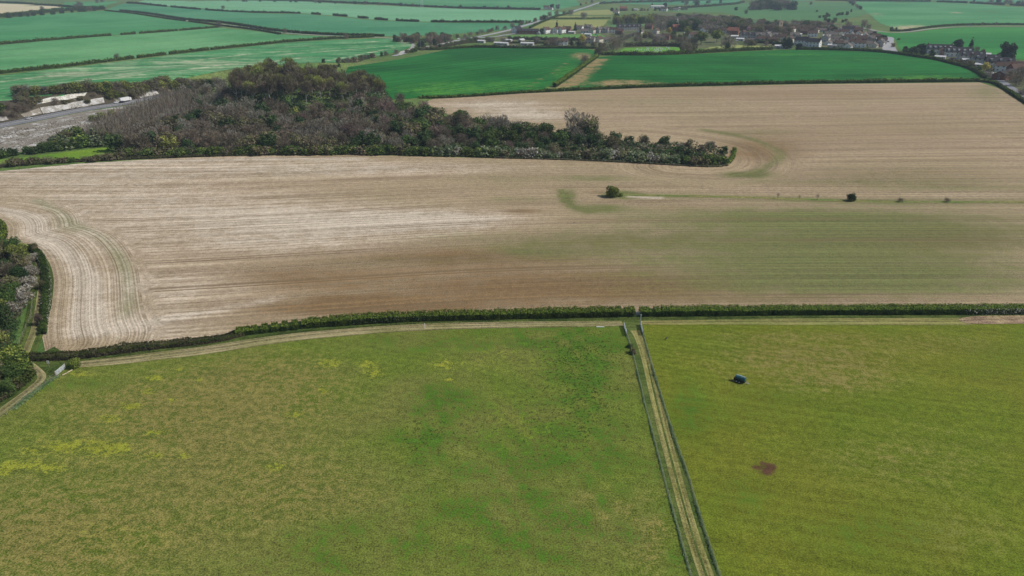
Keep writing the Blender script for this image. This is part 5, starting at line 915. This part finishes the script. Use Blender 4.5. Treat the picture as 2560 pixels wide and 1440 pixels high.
copse([(1860, 114), (1960, 116), (1960, 104), (1860, 100)], 16, 8, [('ivy', 2), ('olive', 1), ('busho', 2), ('conifer', .6), ('purple', 1)], 4, 8, '%s in the gardens of the dark roofed terrace', 'terrace garden trees', 49)
copse([(1240, 112), (1500, 117), (1500, 106), (1400, 104), (1250, 104)], 30, 9, [('olive', 2), ('busho', 2), ('bushg', 1), ('grey', 1.3), ('ivy', 1)], 3.5, 8, '%s among the allotments', 'allotment trees', 50)
copse([(2340, 150), (2480, 182), (2500, 174), (2400, 146), (2350, 142)], 22, 6.5, [('busho', 2), ('olive', 2), ('bushb', 1), ('bushg', 1), ('ivy', 1)], 3, 6, '%s in the right hand gardens', 'right hand garden shrubs', 51)
copse([(2260, 134), (2340, 140), (2340, 128), (2262, 127)], 14, 6, [('ivy', 3), ('darkround', 1)], 4, 8, '%s left of the long dark roofs', 'dark shrubs left of the long roofs', 52)
copse([(2150, 24), (2175, 44), (2160, 30), (2132, 4), (2115, 2)], 14, 10, [('bare', 3), ('ivy', 2)], 8, 11, '%s in the belt left of the far right field', 'tree belt beside the right hand field', 53)
copse([(2040, 46), (2120, 38), (2130, 34), (2060, 40)], 12, 9, [('ivy', 3), ('green', 1)], 6, 8, '%s in the field tree line behind the village', 'field tree line', 54)
copse([(2055, 58), (2120, 58), (2150, 54), (2060, 50)], 9, 12, [('green', 3), ('ivy', 1)], 6, 8, '%s dotting the park behind the village', 'park trees', 55)
belt([(1010, 134), (1080, 122), (1120, 114), (1180, 104), (1240, 100)], 20, [('busho', 2), ('bushg', 1), ('olive', 1.4), ('bushb', 1)], 3.5, 6, '%s along the near side of the main road', 'shrubs along the main road', 4, 1.2, 61)
belt([(800, 168), (850, 158), (920, 146), (990, 136)], 18, [('olive', 2), ('busho', 2), ('grey', 1.2), ('ivy', 1)], 4, 7, '%s along the edge of the striped crop', 'hedgerow behind the knoll', 4, 1.1, 62)
belt([(1140, 96), (1200, 86), (1262, 72), (1320, 60), (1370, 45)], 26, [('olive', 2), ('grey', 2), ('bare', 2), ('bushb', 1)], 5, 8, '%s along the far side of the main road', 'trees along the far side of the main road', 5, 1.1, 63)
belt([(1150, 105), (1200, 100), (1240, 106)], 10, [('grey', 2), ('olive', 1)], 5, 8, '%s between the two roads', 'trees between the two roads', 6, 1.1, 64)
belt([(1560, 8), (1640, 4), (1740, 8), (1800, 8)], 18, [('ivy', 3), ('bare', 2), ('green', 1)], 8, 13, '%s in the far belt behind the village', 'far belt behind the village', 14, 1.3, 65)
belt([(1540, 26), (1600, 28), (1680, 26), (1720, 24)], 16, [('ivy', 1), ('bare', 2), ('olive', 2), ('purple', 1)], 6, 10, '%s around the far houses', 'trees around the far houses', 8, 1.2, 66)
belt([(560, 4), (800, 8), (1000, 15), (1200, 22), (1350, 24)], 22, [('ivy', 3), ('bare', 2)], 8, 12, '%s in the far hedge near the top of the view', 'trees in the far hedge', 8, 1.3, 67)
belt([(0, 46), (60, 42), (160, 33), (250, 26)], 16, [('ivy', 3), ('bare', 1.2)], 8, 13, '%s below the cream field', 'trees below the cream field', 8, 1.3, 68)
belt([(2470, 6), (2520, 10), (2600, 16)], 8, [('ivy', 2), ('bare', 2)], 12, 17, '%s in the wood at the top right corner', 'top right wood', 10, 1.4, 69)
print('TREES', NTREE)
# ------------------------------------------------------------------ vehicles
CARM = {'white': simple('white_car_paint', (.75, .75, .75), .3, .5, .03), 'dark': simple('dark_car_paint', (.03, .03, .04), .3, .5, .05), 'blue': simple('blue_car_paint', (.05, .14, .35), .3, .5, .05), 'silver': simple('silver_car_paint', (.42, .43, .45), .3, .5, .03), 'red': simple('red_car_paint', (.35, .03, .03), .3, .5, .05)}
TYRE = simple('tyre_rubber', (.02, .02, .02), .9, .1, .2)
cb = MB(); P = [(-2.1, .35), (-2.1, .8), (-1.5, .95), (-1.0, 1.4), (.7, 1.42), (1.3, .95), (2.0, .8), (2.1, .35)]
cb.add([(x, -.85, z) for x, z in P] + [(x, .85, z) for x, z in P], [tuple(range(8)), tuple(range(15, 7, -1))] + [(i, 8 + i, 8 + (i + 1) % 8, (i + 1) % 8) for i in range(8)]); CB = cb.mesh('body')
cg = MB(); G = [(-1.32, 1.0), (-.98, 1.34), (.66, 1.36), (1.1, 1.0)]
cg.add([(x, -.87, z) for x, z in G] + [(x, .87, z) for x, z in G], [(0, 1, 2, 3), (7, 6, 5, 4), (0, 4, 5, 1), (1, 5, 6, 2), (2, 6, 7, 3)]); cg.add([(1.25, -.7, 1.0), (1.25, .7, 1.0), (.78, .7, 1.4), (.78, -.7, 1.4)], [(0, 1, 2, 3)]); CG = cg.mesh('windows')
WH = []
for x in (-1.3, 1.3):
    for y in (-.8, .8): m = MB(); m.tube((x, y - .1, .32), (x, y + .1, .32), .32, n=12); WH.append(m.mesh('wheel'))
for l in (CB, CG, *WH): pass
CG.materials.append(GLASS)
for m in WH: m.materials.append(TYRE)
def car(x, y, rz, colr, label, dz=.12):
    e = bpy.data.objects.new('car', None); COL.objects.link(e); e.location = (x, y, hz(x, y) + dz); e.rotation_euler = (0, 0, rz)
    me = bpy.data.meshes.get('car_body_' + colr)
    if me is None: me = CB.copy(); me.name = 'car_body_' + colr; me.materials.append(CARM[colr])
    link('body', me, None, e); link('windows', CG, None, e)
    for m in WH: link('wheel', m, None, e)
    tag(e, label, 'car')
def carp(px, py, deg, c, l): x, y = gp(px, py); car(x, y, math.radians(deg), c, l)
def road_ang(pts, px):
    return None
MA = np.array(MWw); mpx, _ = proj(MA[:, 0], MA[:, 1], hgt(MA[:, 0], MA[:, 1]))
def on_mw(px, off):
    x = float(np.interp(px, mpx, MA[:, 0])); y = float(np.interp(px, mpx, MA[:, 1])); i = int(np.clip(np.searchsorted(mpx, px), 1, len(MA) - 1)); d = MA[i] - MA[i - 1]; d = d / np.hypot(*d)
    return x - d[1] * off, y + d[0] * off, math.atan2(d[1], d[0])
x, y, a = on_mw(80, 2.6); car(x, y, a + math.pi, 'silver', 'silver car alone on the motorway at the left', .16)
x, y, a = on_mw(311, 2.6); car(x, y, a + math.pi, 'dark', 'dark car following close behind the white lorry', .16)
x, y, a = on_mw(304, 5.2); car(x, y, a + math.pi, 'white', 'pale car in the outer lane beside the dark car', .16)
x, y, a = on_mw(326, 4.6); e = bpy.data.objects.new('lorry', None); COL.objects.link(e); e.location = (x, y, hz(x, y) + .16); e.rotation_euler = (0, 0, a); e.scale = (.68, .8, .8)
b = MB(); b.box((-1.5, 0, 2.55), (11.5, 2.5, 2.9)); b.build('trailer', CARM['white'], e); b = MB(); b.box((5.8, 0, 1.75), (2.0, 2.4, 2.5)); b.box((5.6, 0, 3.2), (1.4, 2.2, .5)); cabo = b.build('cab', CARM['white'], e); b = MB(); b.box((6.83, 0, 2.2), (.1, 2.1, .9)); b.build('windscreen', GLASS, cabo)
b = MB(); b.box((0, 0, .95), (13.2, 1.2, .3)); b.build('chassis', TYRE, e)
for xx in (-5.5, -4.3, -3.1, 3.6, 5.9):
    for yy in (-1.05, 1.05): b = MB(); b.tube((xx, yy - .15, .5), (xx, yy + .15, .5), .5, n=12); b.build('wheel', TYRE, e)
tag(e, 'white box lorry driving on the motorway beside the chalk bank', 'lorry')
for c in [(1146, 98, 60, 'white', 'white car on the main road beyond the copse'), (1222, 95, 20, 'silver', 'silver car at the road junction'), (2220, 105, 80, 'dark', 'dark car on the road bend near the village'), (2424, 65.5, 5, 'silver', 'silver van-like car on the pale lane'), (2392, 160, -30, 'blue', 'blue car parked in the right hand gardens'), (2398, 162, -30, 'silver', 'silver car parked beside the blue one'), (2445, 176, -30, 'dark', 'dark car parked left of the golden tree'), (2478, 189, -40, 'white', 'white car at the top of the street'), (2553, 238, -35, 'blue', 'blue car parked at the right edge'), (2560, 232, -35, 'white', 'white car parked behind the blue car at the right edge'),
 (2385, 150, -14, 'white', 'white car on the drive below the bright gable'), (2402, 153, -14, 'white', 'white car right of the drive below the bright gable'), (2374, 149, -14, 'silver', 'silver car left on the drive below the bright gable'), (2515, 194, -40, 'red', 'red car beside the street barn'), (2530, 206, -40, 'white', 'white car under the brown trees'), (1843, 103, 10, 'white', 'white car on the bare yard'), (1862, 104, 10, 'silver', 'silver car on the bare yard'), (1975, 123, 0, 'white', 'white car left of the white pair of houses'), (2020, 122, 0, 'silver', 'silver car in front of the white pair'), (2054, 121, 0, 'dark', 'dark car right of the white pair'), (1303, 66, 45, 'white', 'white car on the main road by the roadside row'), (1330, 57, 45, 'dark', 'dark car on the main road above the paddocks'), (902, 91, 5, 'white', 'white van-like car on the winding lane')]: carp(*c)
CZ = [(2062, 100), (2078, 104), (2090, 114), (2104, 98), (2118, 116), (2132, 106), (2146, 100), (2160, 118), (2176, 98), (2186, 112), (1885, 101), (1910, 103), (1948, 106), (1350, 84), (1385, 86), (1400, 87), (1455, 86), (1490, 88), (2408, 150), (2432, 158), (2447, 164), (2486, 176), (2500, 183), (1250, 116), (1285, 115), (1335, 116)]  # extra cars added as bright flecks among the village houses
CW = ['white', 'silver', 'white', 'dark', 'white', 'blue']
for i, (a_, b_) in enumerate(CZ):
    zone = 'right hand group' if a_ > 2300 else 'road bend houses' if a_ > 2045 else 'dark roofed row' if a_ > 1800 else 'allotments' if b_ > 110 else 'roadside row'
    carp(a_, b_, random.uniform(0, 180), CW[i % 6], '%s car parked among the %s%s, %s' % (CW[i % 6], zone, '' if i < 6 else ' yards', ['on a drive', 'by a wall', 'beside a shed', 'nose to the hedge', 'in a yard', 'under a tree', 'behind a bungalow', 'by a gable', 'on gravel', 'beside a lawn', 'at a gate', 'next to a porch', 'beside a garage', 'at the kerb', 'by the outer hedge', 'at the end house', 'beside a fence', 'by a low wall', 'in the front yard', 'on the front drive', 'at the side of a house', 'at a corner', 'near a porch', 'at the end plot', 'between plots', 'near the crop'][i]))
# ------------------------------------------------------------------ poles and pylons
POLEM = simple('galvanised_steel', (.5, .52, .53), .5, .5, .08)
pm = MB(); pm.tube((0, 0, 0), (0, 0, 10), .14, .08, 6); PM = pm.mesh('column'); PM.materials.append(POLEM)
am = MB(); am.tube((0, 0, 9.9), (1.6, 0, 10.2), .06, .05, 5); am.box((1.8, 0, 10.2), (.8, .3, .15)); AM = am.mesh('lamp_head'); AM.materials.append(POLEM)
for i, (px, py) in enumerate([(1052, 122), (1081, 117), (1110, 108), (1129, 97), (1160, 94), (1182, 90), (1202, 88), (1219, 83), (1243, 76), (1132, 104), (1262, 79), (728, 82), (753, 88), (550, 64), (617, 62), (625, 65), (1080, 112), (1300, 70)]):
    x, y = gp(px, py); e = bpy.data.objects.new('street_lamp', None); COL.objects.link(e); e.location = (x, y, hz(x, y)); e.rotation_euler = (0, 0, 1.0 + i); link('column', PM, None, e); link('lamp_head', AM, None, e)
    tag(e, ['tall pale street lamp beside the main road %s' % s for s in ('left of the copse front', 'below the copse', 'at the right of the copse', 'beyond the copse', 'beyond the junction', 'at the bare roadside', 'near the junction', 'left of the roadside trees', 'nearest the roadside row', 'on the copse corner', 'below the white end house')][i] if i < 11 else 'pale lamp post %s' % ['beside the winding lane near the small olive tree', 'at the bend of the winding lane', 'beside the round bare tree', 'on the winding lane, left of a pair', 'on the winding lane, right of a pair', 'in front of the copse', 'beside the road above the roadside row'][i - 11], 'street lamp')
def pylon(px, py, h, label):
    x, y = gp(px, py); e = bpy.data.objects.new('pylon', None); COL.objects.link(e); e.location = (x, y, hz(x, y)); b = MB(); W0 = h * .09
    def lv(t): return W0 * (1 - t) + .7 * t
    N = 8
    for i in range(N):
        a, c = lv(i / N), lv((i + 1) / N); z0, z1 = h * i / N, h * (i + 1) / N
        cs = [(-1, -1), (1, -1), (1, 1), (-1, 1)]
        for k in range(4):
            p, q = cs[k], cs[(k + 1) % 4]; b.tube((p[0] * a, p[1] * a, z0), (p[0] * c, p[1] * c, z1), .14, n=4); b.tube((p[0] * a, p[1] * a, z0), (q[0] * c, q[1] * c, z1), .08, n=4); b.tube((q[0] * a, q[1] * a, z0), (p[0] * c, p[1] * c, z1), .08, n=4)
    b.build('lattice_tower', POLEM, e)
    for z, L in ((.62, .2), (.76, .24), (.9, .17)):
        c = MB(); c.tube((-h * L, 0, h * z), (h * L, 0, h * z), .14, n=4); c.tube((-h * L, 0, h * z), (0, 0, h * z + h * .06), .08, n=4); c.tube((h * L, 0, h * z), (0, 0, h * z + h * .06), .08, n=4); c.build('cross_arm', POLEM, e)
    tag(e, label, 'pylon')
pylon(1055, 20, 46, 'lattice pylon in the far pale field, left of the two'); pylon(1395, 24, 46, 'lattice pylon beside the far dark clump, right of the two')
# ------------------------------------------------------------------ near fences, gates, bowser
WOODM = simple('weathered_wood', (.30, .27, .22), .9, .1, .25, 3); WIRE = simple('fence_wire', (.36, .38, .24), .5, .5, .08); GALV = simple('galvanised_gate', (.55, .58, .60), .45, .5, .08)
def fence(line, step, label, ph=1.2, wires=(.15, .35, .55, .75, .95, 1.1), net=True, wr=.012):
    W = smooth_pl([gp(*p) for p in line], 1); A = resample(W, step); e = bpy.data.objects.new('wire_fence', None); COL.objects.link(e); e.location = (A[0][0], A[0][1], hz(*A[0])); o = A[0]
    pm = MB(); pm.tube((0, 0, -.3), (0, 0, ph), .055, .05, 7); pme = pm.mesh('post'); pme.materials.append(WOODM)
    for p in A[:100]: q = link('post', pme, None, e); q.location = (p[0] - o[0], p[1] - o[1], 0); q.rotation_euler = (random.uniform(-.03, .03), random.uniform(-.03, .03), 0)
    for z in wires:
        b = MB()
        for p, q in zip(A[:-1], A[1:]): b.tube((p[0] - o[0], p[1] - o[1] , z), (q[0] - o[0], q[1] - o[1], z), wr, n=4, cap=False)
        b.build('wire', WIRE, e)
    if net:
        b = MB(); F_ = resample(W, 1.6)
        for p in F_: b.tube((p[0] - o[0], p[1] - o[1], .02), (p[0] - o[0], p[1] - o[1], wires[-1]), wr * .8, n=3, cap=False)
        b.build('netting', WIRE, e)
    tag(e, label, 'fence'); return A
fence(LF[1:], 3.2, 'wire netting fence along the left side of the lane', wr=.010); fence(RF[1:], 3.2, 'wire netting fence along the right side of the lane', wr=.010)
fence([(150, 938), (120, 956), (96, 973), (75, 992), (52, 1009), (28, 1028), (-20, 1062), (-120, 1140)], 3.4, 'post and wire fence beside the worn path at the left', 1.3, (.3, .7, 1.1), False)
fence([(46, 868), (62, 832), (76, 800), (80, 780), (84, 740)], 4, 'post and wire fence along the thicket beside the sunken track', 1.3, (.4, .8, 1.1), False)
GRASST = leaf_mat('long_grass', (.10, .17, .07), (.2, .27, .13), sc=.8, val=.05); GRASSD = leaf_mat('dark_tussock', (.05, .09, .015), (.085, .14, .028), sc=.8, val=.05)
def tuftline(line, wd, n, hh, mat, seed, label, off=0):
    rng = np.random.default_rng(seed); A = np.array(resample(smooth_pl([gp(*p) for p in line], 1), .5)); i = rng.integers(1, len(A) - 1, n)
    T = A[i + 1] - A[i - 1]; T /= np.hypot(T[:, 0], T[:, 1])[:, None]; N2 = np.column_stack([-T[:, 1], T[:, 0]])
    lum = .65 + .35 * np.sin(i * .21) * np.sin(i * .077 + 1)
    C = A[i] + N2 * (rng.normal(size=n) * wd + off)[:, None] + T * rng.uniform(-.4, .4, n)[:, None]; h = hh * rng.uniform(.4, 1, n) * lum
    P = np.column_stack([C, hgt(C[:, 0], C[:, 1]) + h * .5]); up = rng.normal(size=(n, 3)) * .3 + [0, 0, 1]; NN = np.cross(up, rand_unit(n, rng)); NN /= np.linalg.norm(NN, axis=1)[:, None]
    V = quads_from(P, NN, h, 1.0, rng, up)
    o = link('long_grass', qmesh('long_grass', V, np.arange(len(V)).reshape(-1, 4)), mat); tag(o, label, 'grass', kind='stuff')
tuftline(LF, .09, 5200, .36, GRASST, 81, 'long grass grown through the left lane fence'); tuftline(RF, .12, 8000, .42, GRASST, 82, 'long grass grown through the right lane fence')
tuftline([(30, 1027), (75, 991), (120, 955), (150, 938)], .3, 2500, .5, GRASST, 83, 'long grass under the fence beside the worn path')
# dark tussocks on the left pasture
def tussocks(cfg, label, seed, mat, zero=.10):
    rng = np.random.default_rng(seed); Ps = []; Ns = []; S = []
    for (px, py, rx, ry, n) in cfg:
        for _ in range(n):
            qx = rng.normal() * rx * .6 + px; qy = rng.normal() * ry * .6 + py
            if qy < 822 or qy > 1500: continue
            if qx > np.interp(qy, [812, 1440, 1660], [1548, 1708, 1780]) and label.startswith('dark'): continue
            a, b = flat(qx, qy); r = rng.uniform(.08, .28); k = rng.integers(3, 8)
            for _ in range(k):
                ang = rng.uniform(0, 6.28); rr = r * rng.uniform(0, 1); Ps.append((a + math.cos(ang) * rr * 1.5, b + math.sin(ang) * rr, rng.uniform(.03, zero))); S.append(rng.uniform(.08, .18))
    P = np.array(Ps); n = len(P); N = rng.normal(size=(n, 3)) * .6 + [0, -.2, .9]; N /= np.linalg.norm(N, axis=1)[:, None]
    V = quads_from(P, N, np.array(S), 1.4, rng); o = link('grass_tussocks', qmesh('grass_tussocks', V, np.arange(len(V)).reshape(-1, 4)), mat); tag(o, label, 'grass', kind='stuff')
tussocks([(1440, 880, 120, 60, 620), (1450, 970, 100, 90, 520), (1400, 1080, 160, 90, 200), (1080, 1090, 110, 70, 160)], 'dark green tussocks of rank grass on the left pasture', 91, GRASSD)
def gate(p, q, name, label, h=1.25):
    (x0, y0), (x1, y1) = p, q; e = bpy.data.objects.new(name, None); COL.objects.link(e); e.location = (x0, y0, hz(x0, y0)); L = math.hypot(x1 - x0, y1 - y0); e.rotation_euler = (0, 0, math.atan2(y1 - y0, x1 - x0))
    for i in range(7): b = MB(); b.tube((.1, 0, .18 + i * h / 7.2), (L - .1, 0, .18 + i * h / 7.2), .045, n=6); b.build('rail', GALV, e)
    b = MB()
    for xx in (.1, L / 2, L - .1): b.tube((xx, 0, .12), (xx, 0, h), .05, n=6)
    b.tube((.1, 0, .18), (L / 2, 0, h), .03, n=5); b.tube((L - .1, 0, .18), (L / 2, 0, h), .03, n=5); b.build('stile', GALV, e)
    for xx in (0, L): b = MB(); b.tube((xx, 0, -.3), (xx, 0, h + .2), .1, .09, 8); b.build('post', WOODM, e)
    tag(e, label, 'gate')
gate(gp(1559, 815), gp(1567, 840), 'field_gate', 'metal field gate closing the top of the left lane fence'); gate(gp(1601, 813), gp(1607, 838), 'field_gate', 'metal field gate closing the top of the right lane fence')
gate(gp(140, 941), gp(164, 921), 'field_gate', 'galvanised field gate in the corner of the left pasture')
gate(gp(1584, 789), gp(1604, 789), 'field_gate', 'grey gate in the gap between the two clipped hedges')
x, y = gp(124, 919); e = bpy.data.objects.new('signpost', None); COL.objects.link(e); e.location = (x, y, 0); b = MB(); b.tube((0, 0, 0), (0, 0, 1.9), .05, n=7); b.build('post', WOODM, e); b = MB(); b.box((0, -.07, 1.55), (.55, .03, .75)); b.build('board', TRIM, e); tag(e, 'small white board on a post beside the corner gate', 'sign')
x, y = gp(1601, 806); b = MB(); b.tube((0, 0, -.2), (0, 0, 2.4), .09, .08, 8); b.box((0, 0, 2.3), (.5, .05, .12)); o = b.build('marker_post', GALV); o.location = (x, y, 0); tag(o, 'pale marker post beside the top of the right lane gate', 'post')
for k, (p, q) in enumerate([((156, 939), (167, 934)), ((168, 933), (181, 926))]):
    a, c = gp(*p), gp(*q); b = MB(); b.tube((0, 0, .12), (c[0] - a[0], c[1] - a[1], .16), .13, .12, 8); o = b.build('timber_rail', simple('pale_timber%d' % k, (.5, .42, .28), .9, .1)); o.location = (a[0], a[1], 0); tag(o, 'pale timber rail lying on the grass by the corner gate, %s one' % ('lower' if k == 0 else 'upper'), 'timber')
a, c = gp(1491, 818), gp(1511, 819); b = MB(); b.box(((c[0] - a[0]) / 2, 0, .1), (c[0] - a[0], .25, .12)); o = b.build('plank', TRIM); o.location = (a[0], a[1], 0); tag(o, 'white plank lying in the grass left of the lane gates', 'plank')
# crow
def skin_obj(name, verts, edges, radii, mat, sub=1):
    me = bpy.data.meshes.new(name); me.from_pydata(verts, edges, []); o = link(name, me, mat); m = o.modifiers.new('skin', 'SKIN')
    for i, r in enumerate(radii): me.skin_vertices[0].data[i].radius = (r, r)
    return o
x, y = gp(1665, 849); b = MB(); b.lathe([(-.42, .02), (-.28, .05), (-.1, .12), (.1, .14), (.25, .09), (.33, .075), (.4, .075), (.46, .04), (.54, .008)], (0, 0, .3), (1, 0, .25), 12); b.tube((.02, .05, 0), (.02, .05, .25), .015, n=5); b.tube((.02, -.05, 0), (.02, -.05, .25), .015, n=5)
b.add([(.15, .12, .34), (-.35, .08, .2), (-.1, .17, .22), (.15, -.12, .34), (-.35, -.08, .2), (-.1, -.17, .22)], [(0, 1, 2), (3, 5, 4)]); o = b.build('crow', simple('black_feathers', (.012, .012, .014), .5, .4), None, True); o.location = (x, y, 0.02); o.rotation_euler = (0, 0, .6); o.scale = (1.25,) * 3; tag(o, 'black crow standing on the right pasture near the lane gates', 'bird')
# water bowser
x, y = gp(1850, 955); e = bpy.data.objects.new('water_bowser', None); COL.objects.link(e); e.location = (x, y, 0); e.rotation_euler = (0, 0, math.radians(-38)); e.scale = (.8,) * 3
TEAL = simple('teal_plastic', (.008, .085, .11), .35, .5, .15, 1.5); prof = [(-1.5, .05), (-1.5, .45), (-1.42, .62), (-1.3, .72)]
for i in range(8): t = -1.2 + i * .32; prof += [(t, .74), (t + .1, .74), (t + .13, .69), (t + .22, .69), (t + .25, .74)]
prof += [(1.35, .72), (1.45, .62), (1.52, .45), (1.52, .05)]; b = MB(); b.lathe(prof, (0, 0, 1.35), (1, 0, 0), 28); tk = b.build('tank', TEAL, e, True)
b = MB(); b.tube((0, 0, 2.05), (0, 0, 2.2), .24, n=14); b.build('filler_cap', simple('cap', (.25, .45, .45), .5, .4), tk); b = MB(); b.box((0, 0, 2.11), (2.5, .16, .06)); b.build('top_rail', simple('pale_strip', (.35, .5, .5), .5, .4), tk)
CHM = simple('black_chassis', (.015, .015, .017), .6, .3)
b = MB(); b.box((0, .5, .55), (3.2, .12, .14)); b.box((0, -.5, .55), (3.2, .12, .14)); b.box((-1.4, 0, .55), (.12, 1.1, .14)); b.box((1.4, 0, .55), (.12, 1.1, .14)); b.box((0, 0, .62), (2.6, 1.2, .1))
for xx in (-.9, 0, .9): b.box((xx, 0, .72), (.14, 1.3, .22))
b.build('chassis', CHM, e); b = MB(); b.tube((1.5, .45, .5), (2.5, 0, .4), .05, n=6); b.tube((1.5, -.45, .5), (2.5, 0, .4), .05, n=6); b.tube((2.45, 0, .4), (2.75, 0, .38), .06, n=6); b.tube((2.35, .1, 0), (2.35, .1, .6), .04, n=6); b.build('drawbar', GALV, e)
for xx in (-.75, .1):
    for yy in (-.85, .85):
        b = MB(); b.lathe([(-.13, .2), (-.13, .36), (-.09, .41), (.09, .41), (.13, .36), (.13, .2)], (xx, yy, .41), (0, 1, 0), 18); wq = b.build('wheel', TYRE, e, True); b = MB(); b.tube((xx, yy - .14, .41), (xx, yy + .14, .41), .18, n=12); b.build('rim', GALV, wq)
    for yy in (-.85, .85): b = MB(); b.box((xx, yy, .88), (.95, .3, .05)); b.build('mudguard', CHM, e)
b = MB(); b.box((-1.65, 0, .7), (.3, .9, .6)); b.build('pump_box', CHM, e); tag(e, 'ribbed teal water bowser on black wheels standing on the right pasture', 'water bowser')
# wooden post in far hedges
for i, (px, py, l) in enumerate([(1062, 822, 'short white post at the hedge foot'), (1411, 228, 'white post in the long dark hedge')]):
    x, y = gp(px, py); b = MB(); b.tube((0, 0, -.2), (0, 0, 1.6), .08, n=6); o = b.build('post', TRIM); o.location = (x, y, hz(x, y)); tag(o, l, 'post')
# ------------------------------------------------------------------ haze
xb = MB(); xb.box((0, 3500, 46), (18800, 11900, 92 + 46)); 
hm = bpy.data.materials.new('haze_air'); hm.use_nodes = True; ht = hm.node_tree; ht.nodes.clear()
ho = ht.nodes.new('ShaderNodeOutputMaterial'); pv = ht.nodes.new('ShaderNodeVolumePrincipled')
pv.inputs['Density'].default_value = HAZE_DENSITY; pv.inputs['Color'].default_value = (*HAZE_COLOR, 1); pv.inputs['Anisotropy'].default_value = 0.0
ht.links.new(pv.outputs[0], ho.inputs['Volume'])
hb = xb.build('haze', hm); tag(hb, kind='stuff')
